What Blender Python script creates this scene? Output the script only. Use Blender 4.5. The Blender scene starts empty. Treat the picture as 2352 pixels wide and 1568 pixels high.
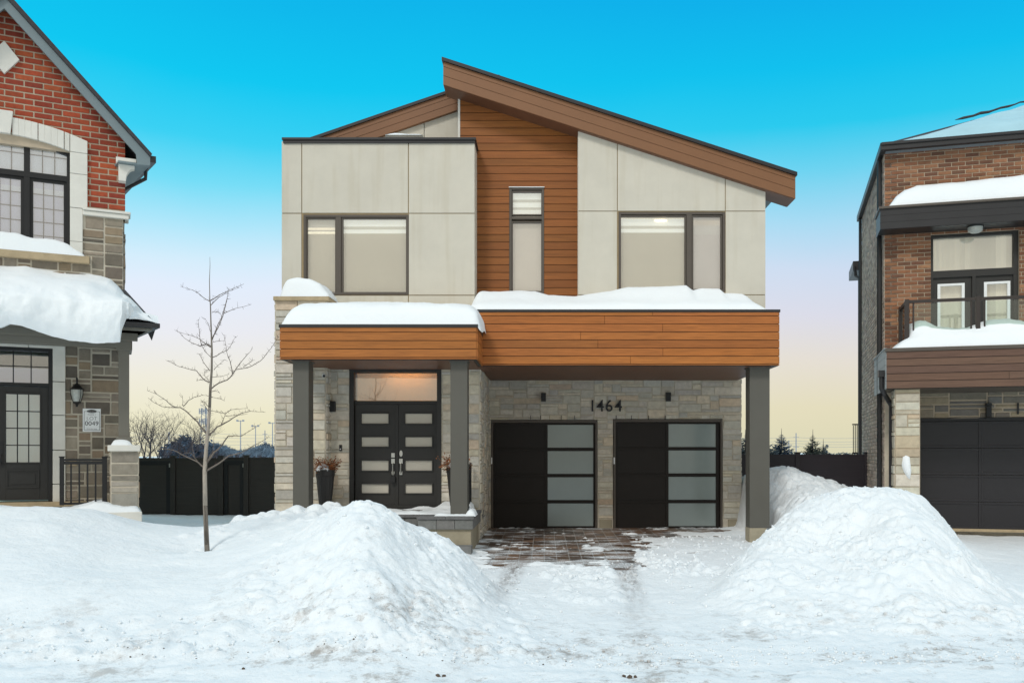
import bpy, bmesh, math, random
import numpy as np
from mathutils import Vector, Matrix

R = math.radians
random.seed(7)
rnd = random.random
def ru(a, b): return a + (b - a) * random.random()
S = bpy.context.scene
COL = S.collection

# ------------------------------------------------------------------ camera
EYE = 1.70
F, CX, CY = 2021.0, 1250.0, 1045.0          # lens calibration, in units of a 2352 px wide picture
cam_d = bpy.data.cameras.new('camera')
cam = bpy.data.objects.new('camera', cam_d); COL.objects.link(cam)
cam.location = (0, 0, EYE); cam.rotation_euler = (R(90), 0, 0)
cam_d.sensor_width = 36; cam_d.lens = F / 2352 * 36
cam_d.shift_x = (1176 - CX) / 2352; cam_d.shift_y = (CY - 784) / 2352
cam_d.clip_start = 0.1; cam_d.clip_end = 3000
S.camera = cam

# ------------------------------------------------------------------ light
def lin(v):
    v /= 255.0
    return v / 12.92 if v <= 0.04045 else ((v + 0.055) / 1.055) ** 2.4
def c(r, g, b, k=1.0): return (lin(r) * k, lin(g) * k, lin(b) * k, 1)

S.view_settings.view_transform = 'Standard'; S.view_settings.look = 'None'
S.view_settings.exposure = 0; S.view_settings.gamma = 1
SUN_DIR = Vector((-0.45, -1.0, 1.0)).normalized()       # towards the sun
SUN_EL = math.asin(SUN_DIR.z)
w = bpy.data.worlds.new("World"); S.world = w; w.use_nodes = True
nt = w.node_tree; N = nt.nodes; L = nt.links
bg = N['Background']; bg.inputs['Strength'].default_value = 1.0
tc = N.new('ShaderNodeTexCoord'); sep = N.new('ShaderNodeSeparateXYZ'); L.new(tc.outputs['Generated'], sep.inputs[0])
def wramp(stops):
    r = N.new('ShaderNodeValToRGB'); e = r.color_ramp.elements
    e[0].position = stops[0][0]; e[0].color = stops[0][1]
    e[1].position = stops[-1][0]; e[1].color = stops[-1][1]
    for p, col in stops[1:-1]:
        x = e.new(p); x.color = col
    r.color_ramp.interpolation = 'B_SPLINE' if False else 'LINEAR'
    L.new(sep.outputs['Z'], r.inputs[0]); return r
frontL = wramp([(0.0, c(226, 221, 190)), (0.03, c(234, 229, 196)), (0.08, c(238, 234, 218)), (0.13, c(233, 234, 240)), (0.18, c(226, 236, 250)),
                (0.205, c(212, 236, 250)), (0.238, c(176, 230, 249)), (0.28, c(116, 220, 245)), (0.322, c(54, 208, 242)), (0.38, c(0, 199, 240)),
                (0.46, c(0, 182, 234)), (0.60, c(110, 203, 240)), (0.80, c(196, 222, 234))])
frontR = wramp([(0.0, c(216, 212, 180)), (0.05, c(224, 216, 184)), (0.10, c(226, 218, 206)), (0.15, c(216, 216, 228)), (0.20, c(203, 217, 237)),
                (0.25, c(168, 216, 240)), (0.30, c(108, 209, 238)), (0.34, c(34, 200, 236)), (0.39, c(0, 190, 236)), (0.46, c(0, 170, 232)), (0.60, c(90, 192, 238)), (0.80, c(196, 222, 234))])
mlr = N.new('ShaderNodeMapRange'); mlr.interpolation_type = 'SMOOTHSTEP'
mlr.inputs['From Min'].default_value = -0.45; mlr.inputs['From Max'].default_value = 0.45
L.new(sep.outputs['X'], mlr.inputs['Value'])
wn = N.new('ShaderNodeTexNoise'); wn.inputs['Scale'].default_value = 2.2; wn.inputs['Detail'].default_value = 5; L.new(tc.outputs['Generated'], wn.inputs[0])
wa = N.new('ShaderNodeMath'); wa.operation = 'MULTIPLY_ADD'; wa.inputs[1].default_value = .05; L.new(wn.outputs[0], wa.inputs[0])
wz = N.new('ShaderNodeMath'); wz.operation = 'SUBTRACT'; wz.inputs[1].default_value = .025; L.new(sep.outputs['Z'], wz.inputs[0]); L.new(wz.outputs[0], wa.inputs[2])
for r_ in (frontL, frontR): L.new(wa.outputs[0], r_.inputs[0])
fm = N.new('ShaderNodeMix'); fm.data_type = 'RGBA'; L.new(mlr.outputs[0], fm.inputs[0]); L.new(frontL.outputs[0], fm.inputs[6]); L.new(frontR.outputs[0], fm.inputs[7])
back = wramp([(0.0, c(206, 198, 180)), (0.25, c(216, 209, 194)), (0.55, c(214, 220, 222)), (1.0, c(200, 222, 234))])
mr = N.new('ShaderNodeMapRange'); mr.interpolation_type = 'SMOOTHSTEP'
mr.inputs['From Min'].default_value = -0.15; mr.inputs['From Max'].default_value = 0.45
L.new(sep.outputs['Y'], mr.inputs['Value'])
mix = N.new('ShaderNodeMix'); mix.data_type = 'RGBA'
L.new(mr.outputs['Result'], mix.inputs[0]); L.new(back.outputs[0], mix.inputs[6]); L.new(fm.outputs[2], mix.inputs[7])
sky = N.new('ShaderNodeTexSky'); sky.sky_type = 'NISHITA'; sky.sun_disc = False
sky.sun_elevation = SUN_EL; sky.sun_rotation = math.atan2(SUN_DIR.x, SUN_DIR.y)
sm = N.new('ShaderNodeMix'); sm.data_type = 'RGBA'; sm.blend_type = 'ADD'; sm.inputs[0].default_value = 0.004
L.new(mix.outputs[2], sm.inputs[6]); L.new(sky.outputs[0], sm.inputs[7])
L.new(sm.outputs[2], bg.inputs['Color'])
sl = bpy.data.lights.new('sun', 'SUN'); sl.energy = 1.35; sl.angle = R(12); sl.color = (1.0, 0.965, 0.90)
so = bpy.data.objects.new('sun', sl); COL.objects.link(so); so.location = (-10, -20, 30)
so.rotation_euler = (-SUN_DIR).to_track_quat('-Z', 'Y').to_euler()

# ------------------------------------------------------------------ frames: pixel measurements -> metres on a plane
class Frame:
    def __init__(s, ox, oy, deg): s.ox, s.oy, s.r = ox, oy, R(deg); s.cs, s.sn = math.cos(s.r), math.sin(s.r)
    def at(s, x, y, ly):
        dx = (x - CX) / F
        t = (ly - s.sn * s.ox + s.cs * s.oy) / (s.cs - s.sn * dx)
        X, Y = t * dx, t
        return ((X - s.ox) * s.cs + (Y - s.oy) * s.sn, EYE + (CY - y) / F * t)
    def X(s, x, ly): return s.at(x, 0, ly)[0]
    def world(s, p): return Vector((s.ox + p[0] * s.cs - p[1] * s.sn, s.oy + p[0] * s.sn + p[1] * s.cs, p[2]))
W = Frame(0, 0, 0)
def P(x, y, Y): return ((x - CX) / F * Y, Y, EYE + (CY - y) / F * Y)
def PX(x, Y): return (x - CX) / F * Y
def PZ(y, Y): return EYE + (CY - y) / F * Y

OFF = {}
def props(o, label=None, cat=None, group=None, kind=None):
    if label: o['label'] = label
    if cat: o['category'] = cat
    if group: o['group'] = group
    if kind: o['kind'] = kind
    return o
def thing(name, label, cat, fr=W, base=(0, 0, 0), group=None):
    o = bpy.data.objects.new(name, None); COL.objects.link(o); o.empty_display_size = 0.2
    o.location = fr.world(base); o.rotation_euler = (0, 0, fr.r)
    OFF[o.name] = Vector(base)
    return props(o, label, cat, group)

# ------------------------------------------------------------------ mesh builder
class MB:
    def __init__(s): s.V, s.F, s.C, s.smooth = [], [], [], False
    def add(s, vs, fs, col=(1, 1, 1)):
        n = len(s.V); s.V += [tuple(v) for v in vs]
        for f in fs: s.F.append([n + i for i in f]); s.C.append(col)
        return s
    def box(s, x0, x1, y0, y1, z0, z1, col=(1, 1, 1)):
        if x0 > x1: x0, x1 = x1, x0
        if z0 > z1: z0, z1 = z1, z0
        if y0 > y1: y0, y1 = y1, y0
        return s.add([(x0, y0, z0), (x1, y0, z0), (x1, y1, z0), (x0, y1, z0), (x0, y0, z1), (x1, y0, z1), (x1, y1, z1), (x0, y1, z1)],
                     [(3, 2, 1, 0), (4, 5, 6, 7), (0, 1, 5, 4), (1, 2, 6, 5), (2, 3, 7, 6), (3, 0, 4, 7)], col)
    def prism(s, poly, y0, y1, col=(1, 1, 1)):
        a = sum(poly[i][0] * poly[(i + 1) % len(poly)][1] - poly[(i + 1) % len(poly)][0] * poly[i][1] for i in range(len(poly)))
        if a < 0: poly = poly[::-1]
        n = len(poly)
        vs = [(p[0], y0, p[1]) for p in poly] + [(p[0], y1, p[1]) for p in poly]
        fs = [list(range(n)), list(range(2 * n - 1, n - 1, -1))] + [[i, i + n, (i + 1) % n + n, (i + 1) % n] for i in range(n)]
        return s.add(vs, fs, col)
    def tube(s, pts, rad, n=8, col=(1, 1, 1), caps=True):
        pts = [Vector(p) for p in pts]
        if not hasattr(rad, '__len__'): rad = [rad] * len(pts)
        up = None; rings = []
        for i, p in enumerate(pts):
            d = (pts[min(i + 1, len(pts) - 1)] - pts[max(i - 1, 0)]).normalized()
            if up is None:
                up = Vector((0, 0, 1)) if abs(d.z) < .9 else Vector((0, 1, 0))
            a = d.cross(up).normalized(); b = a.cross(d).normalized(); up = b
            rings.append([p + (a * math.cos(2 * math.pi * k / n) + b * math.sin(2 * math.pi * k / n)) * rad[i] for k in range(n)])
        vs = [v for r_ in rings for v in r_]; fs = []
        for i in range(len(pts) - 1):
            for k in range(n):
                k2 = (k + 1) % n
                fs.append((i * n + k, i * n + k2, (i + 1) * n + k2, (i + 1) * n + k))
        if caps: fs.append(list(range(n))[::-1]); fs.append([(len(pts) - 1) * n + k for k in range(n)])
        return s.add(vs, fs, col)
    def lathe(s, cx, cy, prof, n=24, col=(1, 1, 1), sq=1.0):
        vs = []; fs = []
        for r_, z in prof:
            for k in range(n):
                a = 2 * math.pi * k / n; vs.append((cx + r_ * math.cos(a), cy + sq * r_ * math.sin(a), z))
        for i in range(len(prof) - 1):
            for k in range(n):
                k2 = (k + 1) % n; fs.append((i * n + k, i * n + k2, (i + 1) * n + k2, (i + 1) * n + k))
        fs.append(list(range(n))[::-1]); fs.append([(len(prof) - 1) * n + k for k in range(n)])
        return s.add(vs, fs, col)
    def grid(s, pts, nu, nv, col=(1, 1, 1)):          # pts[v*nu+u]
        return s.add(pts, [(v * nu + u, v * nu + u + 1, (v + 1) * nu + u + 1, (v + 1) * nu + u) for v in range(nv - 1) for u in range(nu - 1)], col)
    def build(s, name, m, parent=None, shear=0, piv=-.35, clip=None, bevel=0, smooth=False, fix=True, fr=W, base=None, **kw):
        me = bpy.data.meshes.new(name)
        off = OFF[parent.name] if parent else Vector(base if base is not None else (0, 0, 0))
        if shear: s.V = [(v[0] + shear * (v[1] - piv), v[1], v[2]) for v in s.V]
        V = [Vector(v) - off for v in s.V]
        me.from_pydata(V, [], s.F)
        at = me.color_attributes.new('Col', 'FLOAT_COLOR', 'CORNER')
        buf = []
        for f, cc in zip(s.F, s.C): buf += [cc[0], cc[1], cc[2], 1.0] * len(f)
        at.data.foreach_set('color', buf)
        if clip or fix:
            bm = bmesh.new(); bm.from_mesh(me)
            if clip:
                for co, no in clip:
                    r_ = bmesh.ops.bisect_plane(bm, geom=bm.verts[:] + bm.edges[:] + bm.faces[:], dist=1e-5, plane_co=Vector(co) - off, plane_no=no, clear_outer=True)
                    es = [e for e in r_['geom_cut'] if isinstance(e, bmesh.types.BMEdge)]
                    try: bmesh.ops.holes_fill(bm, edges=es, sides=0)
                    except Exception: pass
            if fix: bmesh.ops.recalc_face_normals(bm, faces=bm.faces[:])
            bm.to_mesh(me); bm.free()
        o = bpy.data.objects.new(name, me); COL.objects.link(o)
        me.materials.append(m)
        if smooth: me.shade_smooth()
        if bevel:
            b = o.modifiers.new('bevel', 'BEVEL'); b.width = bevel; b.segments = 2; b.limit_method = 'ANGLE'; b.harden_normals = False
        if parent: o.parent = parent; OFF[o.name] = off
        else:
            o.location = fr.world(off); o.rotation_euler = (0, 0, fr.r); OFF[o.name] = off
        return props(o, **kw)

# ------------------------------------------------------------------ materials
def NN(m, t, **kw):
    n = m.node_tree.nodes.new(t)
    for k, v in kw.items(): setattr(n, k, v)
    return n
def mat(name, col, rough=.7, metal=0, var=.12, vs=4, bump=0, bs=60, stretch=(1, 1, 1), attr=False, spec=.5, fine=0, coat=0):
    m = bpy.data.materials.new(name); m.use_nodes = True
    T = m.node_tree; b = T.nodes['Principled BSDF']
    b.inputs['Roughness'].default_value = rough; b.inputs['Metallic'].default_value = metal
    b.inputs['Specular IOR Level'].default_value = spec; b.inputs['Coat Weight'].default_value = coat
    t = NN(m, 'ShaderNodeTexCoord'); mp = NN(m, 'ShaderNodeMapping'); mp.inputs['Scale'].default_value = stretch
    T.links.new(t.outputs['Object'], mp.inputs[0])
    n1 = NN(m, 'ShaderNodeTexNoise'); n1.inputs['Scale'].default_value = vs; n1.inputs['Detail'].default_value = 6; n1.inputs['Roughness'].default_value = .65
    T.links.new(mp.outputs[0], n1.inputs['Vector'])
    r_ = NN(m, 'ShaderNodeMapRange'); r_.inputs['From Min'].default_value = .25; r_.inputs['From Max'].default_value = .75
    r_.inputs['To Min'].default_value = 1 - var; r_.inputs['To Max'].default_value = 1 + var
    T.links.new(n1.outputs[0], r_.inputs[0])
    mx = NN(m, 'ShaderNodeMix', data_type='RGBA', blend_type='MULTIPLY'); mx.inputs[0].default_value = 1
    mx.inputs[6].default_value = col
    T.links.new(r_.outputs[0], mx.inputs[7]); out = mx.outputs[2]
    if attr:
        a = NN(m, 'ShaderNodeVertexColor', layer_name='Col'); m2 = NN(m, 'ShaderNodeMix', data_type='RGBA', blend_type='MULTIPLY'); m2.inputs[0].default_value = 1
        T.links.new(out, m2.inputs[6]); T.links.new(a.outputs[0], m2.inputs[7]); out = m2.outputs[2]
    T.links.new(out, b.inputs['Base Color'])
    if bump:
        n2 = NN(m, 'ShaderNodeTexNoise'); n2.inputs['Scale'].default_value = bs; n2.inputs['Detail'].default_value = 5
        T.links.new(mp.outputs[0], n2.inputs['Vector'])
        bp = NN(m, 'ShaderNodeBump'); bp.inputs['Strength'].default_value = bump; bp.inputs['Distance'].default_value = .01
        T.links.new(n2.outputs[0], bp.inputs['Height']); T.links.new(bp.outputs[0], b.inputs['Normal'])
    return m
def glass(name, tint, refl=.3, rough=.02, wave=.02):
    m = bpy.data.materials.new(name); m.use_nodes = True; T = m.node_tree; T.nodes.remove(T.nodes['Principled BSDF'])
    o = T.nodes['Material Output']
    tr = NN(m, 'ShaderNodeBsdfTransparent'); tr.inputs[0].default_value = tint
    gl = NN(m, 'ShaderNodeBsdfGlossy'); gl.inputs['Roughness'].default_value = rough; gl.inputs[0].default_value = (1, 1, 1, 1)
    lw = NN(m, 'ShaderNodeLayerWeight'); lw.inputs[0].default_value = .25
    mr_ = NN(m, 'ShaderNodeMapRange'); mr_.inputs['To Min'].default_value = refl; mr_.inputs['To Max'].default_value = 1
    T.links.new(lw.outputs['Fresnel'], mr_.inputs[0])
    mx = NN(m, 'ShaderNodeMixShader'); T.links.new(mr_.outputs[0], mx.inputs[0]); T.links.new(tr.outputs[0], mx.inputs[1]); T.links.new(gl.outputs[0], mx.inputs[2])
    n = NN(m, 'ShaderNodeTexNoise'); n.inputs['Scale'].default_value = 1.2; t = NN(m, 'ShaderNodeTexCoord'); T.links.new(t.outputs['Object'], n.inputs[0])
    bp = NN(m, 'ShaderNodeBump'); bp.inputs['Strength'].default_value = wave * 10; bp.inputs['Distance'].default_value = .02
    T.links.new(n.outputs[0], bp.inputs['Height']); T.links.new(bp.outputs[0], gl.inputs['Normal'])
    T.links.new(mx.outputs[0], o.inputs[0]); return m
def wood(name, col, dark, spec=.35, rough=.5):
    m = mat(name, col, rough=rough, var=.16, vs=1.0, stretch=(.8, .8, 14), attr=True, bump=.12, bs=6, spec=spec)
    T = m.node_tree; b = T.nodes['Principled BSDF']
    src = b.inputs['Base Color'].links[0].from_socket
    t = NN(m, 'ShaderNodeTexCoord'); mp = NN(m, 'ShaderNodeMapping'); mp.inputs['Scale'].default_value = (1.6, 1.6, 60)
    T.links.new(t.outputs['Object'], mp.inputs[0])
    n = NN(m, 'ShaderNodeTexNoise'); n.inputs['Scale'].default_value = 1.5; n.inputs['Detail'].default_value = 8; n.inputs['Distortion'].default_value = .4
    T.links.new(mp.outputs[0], n.inputs[0])
    r_ = NN(m, 'ShaderNodeMapRange'); r_.inputs['From Min'].default_value = .42; r_.inputs['From Max'].default_value = .72; r_.inputs['To Max'].default_value = .55
    T.links.new(n.outputs[0], r_.inputs[0])
    mx = NN(m, 'ShaderNodeMix', data_type='RGBA'); T.links.new(r_.outputs[0], mx.inputs[0]); T.links.new(src, mx.inputs[6]); mx.inputs[7].default_value = dark
    T.links.new(mx.outputs[2], b.inputs['Base Color']); return m

M = {}
M['wood'] = wood('cedar_siding', c(174, 106, 50), c(98, 58, 26))
M['wood_brown'] = wood('walnut_siding', c(110, 83, 69), c(70, 50, 42))
M['fascia'] = mat('brown_metal_fascia', c(128, 87, 56), .5, var=.05, vs=2, bump=.02)
M['black'] = mat('black_metal_trim', c(38, 38, 40), .42, var=.12, vs=3, spec=.5)
M['black2'] = mat('matte_black_paint', c(22, 22, 23), .5, var=.15, vs=5)
M['column'] = mat('grey_column_metal', c(88, 86, 79), .55, var=.05, vs=2, bump=.03, bs=90)
M['railmetal'] = mat('dark_railing_metal', c(50, 42, 38), .45, var=.08)
M['stucco'] = mat('beige_stucco', c(206, 200, 186), .9, var=.06, vs=1.6, bump=.35, bs=120)
m_ = M['stucco']; T = m_.node_tree; bb0 = T.nodes['Principled BSDF']; src = bb0.inputs['Base Color'].links[0].from_socket
tt0 = NN(m_, 'ShaderNodeTexCoord'); mp0 = NN(m_, 'ShaderNodeMapping'); mp0.inputs['Scale'].default_value = (5, 5, .35); T.links.new(tt0.outputs['Object'], mp0.inputs[0])
n0 = NN(m_, 'ShaderNodeTexNoise'); n0.inputs['Scale'].default_value = 1.4; n0.inputs['Detail'].default_value = 6; T.links.new(mp0.outputs[0], n0.inputs[0])
r0_ = NN(m_, 'ShaderNodeMapRange'); r0_.inputs['From Min'].default_value = .5; r0_.inputs['From Max'].default_value = .8; r0_.inputs['To Max'].default_value = .30; T.links.new(n0.outputs[0], r0_.inputs[0])
x0_ = NN(m_, 'ShaderNodeMix', data_type='RGBA'); T.links.new(r0_.outputs[0], x0_.inputs[0]); T.links.new(src, x0_.inputs[6]); x0_.inputs[7].default_value = c(176, 164, 136); T.links.new(x0_.outputs[2], bb0.inputs['Base Color'])
M['joint'] = mat('stucco_joint', c(160, 140, 108), .9, var=.1)
M['soffit'] = mat('brown_soffit', c(108, 72, 52), .5, var=.1, vs=3, stretch=(1, .3, 1))
M['soffit_grey'] = mat('grey_soffit_slats', c(120, 132, 138), .5, var=.08)
M['winframe'] = mat('brown_window_frame', c(84, 76, 68), .5, var=.06)
M['stone'] = mat('split_face_stone', (1, 1, 1, 1), .9, var=.2, vs=9, bump=.7, bs=28, attr=True)
M['mortar'] = mat('mortar', c(200, 191, 174), .95, var=.12, vs=6, bump=.3)
M['mortar_pale'] = mat('pale_mortar', c(184, 168, 146), .95, var=.12, vs=6, bump=.3)
M['brick'] = mat('clay_brick', (1, 1, 1, 1), .9, var=.22, vs=14, bump=.5, bs=70, attr=True)
M['limestone'] = mat('cast_limestone', c(222, 219, 210), .85, var=.08, vs=3, bump=.2, bs=50)
M['cap'] = mat('tan_stone_cap', c(176, 158, 128), .9, var=.18, vs=6, bump=.5, bs=30)
M['glass'] = glass('window_glass', (.95, .95, .94, 1), .16)
M['glass_dim'] = glass('small_pane_glass', (.94, .95, .97, 1), .22)
M['rail_glass'] = glass('railing_glass', (.90, .95, .93, 1), .04)
M['blind'] = mat('cream_blind_glow', (1, 1, 1, 1), .85, var=.05, vs=2, attr=True)
b_ = M['blind'].node_tree.nodes['Principled BSDF']; M['blind'].node_tree.links.new(b_.inputs['Base Color'].links[0].from_socket, b_.inputs['Emission Color']); b_.inputs['Emission Strength'].default_value = .14   # added glow brightens blinds and walls behind glass, as lit rooms would
M['bright_blind_glow'] = M['blind'].copy(); M['bright_blind_glow'].node_tree.nodes['Principled BSDF'].inputs['Emission Strength'].default_value = .42  # copy with a stronger added glow, for the white bands of the blinds
M['frost'] = mat('frosted_garage_glass', c(150, 162, 160), .13, var=.05, vs=1.2, spec=.6)
M['garage'] = mat('dark_garage_panel', c(32, 26, 22), .5, var=.12, vs=5, bump=.08, bs=140, spec=.3)
M['door'] = mat('charcoal_door_paint', c(40, 39, 37), .5, var=.08, vs=5, bump=.06, bs=80)
M['steel'] = mat('brushed_steel', c(190, 188, 182), .3, metal=.9, var=.05)
M['white'] = mat('white_paint', c(240, 242, 242), .6, var=.04)
M['ink'] = mat('black_lettering', c(28, 28, 30), .5, var=.05)
M['bluegrey'] = mat('blue_grey_trim', c(118, 132, 136), .55, var=.06, vs=2)
M['taupe'] = mat('taupe_trim', c(112, 108, 98), .55, var=.05, vs=3)
M['shingle'] = mat('roof_shingles', c(62, 60, 62), .9, var=.3, vs=12, bump=.5)
M['concrete'] = mat('stained_concrete', c(158, 149, 128), .9, var=.2, vs=2.2, bump=.4, bs=30)
M['paverstone'] = mat('grey_step_stone', (1, 1, 1, 1), .85, var=.25, vs=10, bump=.5, bs=50, attr=True)
M['fence'] = mat('dark_composite_fence', c(56, 51, 46), .55, var=.2, vs=3, stretch=(.5, .5, 12), bump=.1, bs=12)
M['fence2'] = mat('blue_black_fence', c(44, 40, 46), .5, var=.2, vs=3, stretch=(.5, .5, 12), bump=.1, bs=12)
M['bark'] = mat('young_bark', c(160, 150, 138), .9, var=.3, vs=20, bump=.8, bs=60, stretch=(1, 1, .3), attr=True)
M['twig'] = mat('dark_twigs', c(72, 62, 58), .9, var=.2, vs=10)
M['farbark'] = mat('distant_bark', c(66, 62, 68), .9, var=.2, vs=3)
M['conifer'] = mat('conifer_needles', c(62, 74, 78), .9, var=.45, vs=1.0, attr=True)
M['planter'] = mat('black_ribbed_planter', c(40, 38, 37), .5, var=.1)
M['dried'] = mat('dried_plant', c(136, 98, 66), .9, var=.4, vs=30, attr=True)
M['lampglass'] = mat('seeded_lamp_glass', c(178, 182, 176), .15, var=.2, vs=20, spec=.7)
M['pole'] = mat('distant_steel', c(150, 156, 166), .6, var=.1)
M['farwall'] = mat('distant_wall', c(196, 192, 184), .9, var=.1)
def emis(name, col, k):
    m = bpy.data.materials.new(name); m.use_nodes = True; b = m.node_tree.nodes['Principled BSDF']
    b.inputs['Emission Color'].default_value = col; b.inputs['Emission Strength'].default_value = k; b.inputs['Base Color'].default_value = col; return m
M['lit'] = emis('lit_ceiling_lamp', c(255, 236, 205), 2.2)
M['warm'] = emis('warm_bulb', c(255, 186, 100), 13)

# snow: dirt specks follow the plough line by the street, as stains
def snow_mat(name, dirt=True):
    m = bpy.data.materials.new(name); m.use_nodes = True; T = m.node_tree; b = T.nodes['Principled BSDF']
    b.inputs['Roughness'].default_value = .85; b.inputs['Specular IOR Level'].default_value = .25
    b.inputs['Subsurface Weight'].default_value = 0
    g = NN(m, 'ShaderNodeNewGeometry'); pos = g.outputs['Position']
    n1 = NN(m, 'ShaderNodeTexNoise'); n1.inputs['Scale'].default_value = 1.3; n1.inputs['Detail'].default_value = 4; T.links.new(pos, n1.inputs[0])
    r1 = NN(m, 'ShaderNodeMix', data_type='RGBA'); r1.inputs[6].default_value = (.84, .89, .925, 1); r1.inputs[7].default_value = (.92, .945, .955, 1)
    T.links.new(n1.outputs[0], r1.inputs[0]); out = r1.outputs[2]
    if dirt:
        sp = NN(m, 'ShaderNodeSeparateXYZ'); T.links.new(pos, sp.inputs[0])
        a = NN(m, 'ShaderNodeMapRange', interpolation_type='SMOOTHSTEP'); a.inputs['From Min'].default_value = 11.6; a.inputs['From Max'].default_value = 8.3
        T.links.new(sp.outputs['Y'], a.inputs[0])
        hh = NN(m, 'ShaderNodeMapRange', interpolation_type='SMOOTHSTEP'); hh.inputs['From Min'].default_value = -6.5; hh.inputs['From Max'].default_value = -1.5
        hh.inputs['To Min'].default_value = .25; hh.inputs['To Max'].default_value = 1
        T.links.new(sp.outputs['X'], hh.inputs[0])
        mu = NN(m, 'ShaderNodeMath', operation='MULTIPLY'); T.links.new(a.outputs[0], mu.inputs[0]); T.links.new(hh.outputs[0], mu.inputs[1])
        n2 = NN(m, 'ShaderNodeTexNoise'); n2.inputs['Scale'].default_value = 6; n2.inputs['Detail'].default_value = 9; n2.inputs['Roughness'].default_value = .78; T.links.new(pos, n2.inputs[0])
        n3 = NN(m, 'ShaderNodeTexNoise'); n3.inputs['Scale'].default_value = 1.1; n3.inputs['Detail'].default_value = 3; T.links.new(pos, n3.inputs[0])
        ad = NN(m, 'ShaderNodeMath', operation='MULTIPLY_ADD'); T.links.new(n3.outputs[0], ad.inputs[0]); ad.inputs[1].default_value = .55; T.links.new(n2.outputs[0], ad.inputs[2])
        th = NN(m, 'ShaderNodeMapRange'); th.inputs['From Min'].default_value = .80; th.inputs['From Max'].default_value = .98; th.inputs['To Max'].default_value = .68
        T.links.new(ad.outputs[0], th.inputs[0])
        m3 = NN(m, 'ShaderNodeMath', operation='MULTIPLY'); T.links.new(th.outputs[0], m3.inputs[0]); T.links.new(mu.outputs[0], m3.inputs[1])
        mx = NN(m, 'ShaderNodeMix', data_type='RGBA'); T.links.new(m3.outputs[0], mx.inputs[0]); T.links.new(out, mx.inputs[6]); mx.inputs[7].default_value = c(128, 112, 96)
        out = mx.outputs[2]
    if dirt:
        def tr_(xc, k, wd_):
            ma = NN(m, 'ShaderNodeMath', operation='MULTIPLY_ADD'); T.links.new(sp.outputs['Y'], ma.inputs[0]); ma.inputs[1].default_value = k; ma.inputs[2].default_value = -xc
            sb_ = NN(m, 'ShaderNodeMath', operation='ADD'); T.links.new(sp.outputs['X'], sb_.inputs[0]); T.links.new(ma.outputs[0], sb_.inputs[1])
            ab_ = NN(m, 'ShaderNodeMath', operation='ABSOLUTE'); T.links.new(sb_.outputs[0], ab_.inputs[0])
            q_ = NN(m, 'ShaderNodeMapRange', interpolation_type='SMOOTHSTEP'); q_.inputs['From Min'].default_value = wd_; q_.inputs['From Max'].default_value = wd_ * .2; T.links.new(ab_.outputs[0], q_.inputs[0]); return q_.outputs[0]
        t1, t2, t3 = tr_(.6, -.05, .26), tr_(-1.1, -.045, .24), tr_(.25, 0, .16)
        mm_ = NN(m, 'ShaderNodeMath', operation='MAXIMUM'); T.links.new(t1, mm_.inputs[0]); T.links.new(t2, mm_.inputs[1])
        yr = NN(m, 'ShaderNodeMapRange', interpolation_type='SMOOTHSTEP'); yr.inputs['From Min'].default_value = 9.5; yr.inputs['From Max'].default_value = 15.5; yr.inputs['To Min'].default_value = .1; T.links.new(sp.outputs['Y'], yr.inputs[0])
        mpx = NN(m, 'ShaderNodeMapping'); mpx.inputs['Scale'].default_value = (7, 1.6, 1); T.links.new(pos, mpx.inputs[0])
        ns = NN(m, 'ShaderNodeTexNoise'); ns.inputs['Scale'].default_value = 1.6; ns.inputs['Detail'].default_value = 8; ns.inputs['Roughness'].default_value = .75; T.links.new(mpx.outputs[0], ns.inputs[0])
        nr = NN(m, 'ShaderNodeMapRange'); nr.inputs['From Min'].default_value = .36; nr.inputs['From Max'].default_value = .62; T.links.new(ns.outputs[0], nr.inputs[0])
        a1 = NN(m, 'ShaderNodeMath', operation='MULTIPLY'); T.links.new(mm_.outputs[0], a1.inputs[0]); T.links.new(yr.outputs[0], a1.inputs[1])
        a2 = NN(m, 'ShaderNodeMath', operation='MULTIPLY'); T.links.new(a1.outputs[0], a2.inputs[0]); T.links.new(nr.outputs[0], a2.inputs[1])
        mz = NN(m, 'ShaderNodeMix', data_type='RGBA'); T.links.new(a2.outputs[0], mz.inputs[0]); T.links.new(out, mz.inputs[6]); mz.inputs[7].default_value = c(120, 110, 104); out = mz.outputs[2]
    T.links.new(out, b.inputs['Base Color'])
    nb = NN(m, 'ShaderNodeTexNoise'); nb.inputs['Scale'].default_value = 9; nb.inputs['Detail'].default_value = 8; nb.inputs['Roughness'].default_value = .62; T.links.new(pos, nb.inputs[0])
    bp = NN(m, 'ShaderNodeBump'); bp.inputs['Strength'].default_value = .7 if dirt else .3; bp.inputs['Distance'].default_value = .04
    T.links.new(nb.outputs[0], bp.inputs['Height']); T.links.new(bp.outputs[0], b.inputs['Normal'])
    return m
M['snow'] = snow_mat('ploughed_snow'); M['softsnow'] = snow_mat('settled_snow', False)
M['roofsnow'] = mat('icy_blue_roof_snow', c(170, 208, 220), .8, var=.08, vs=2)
M['leaf_litter'] = mat('road_dirt', c(92, 78, 66), .95, var=.5, vs=30)

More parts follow.
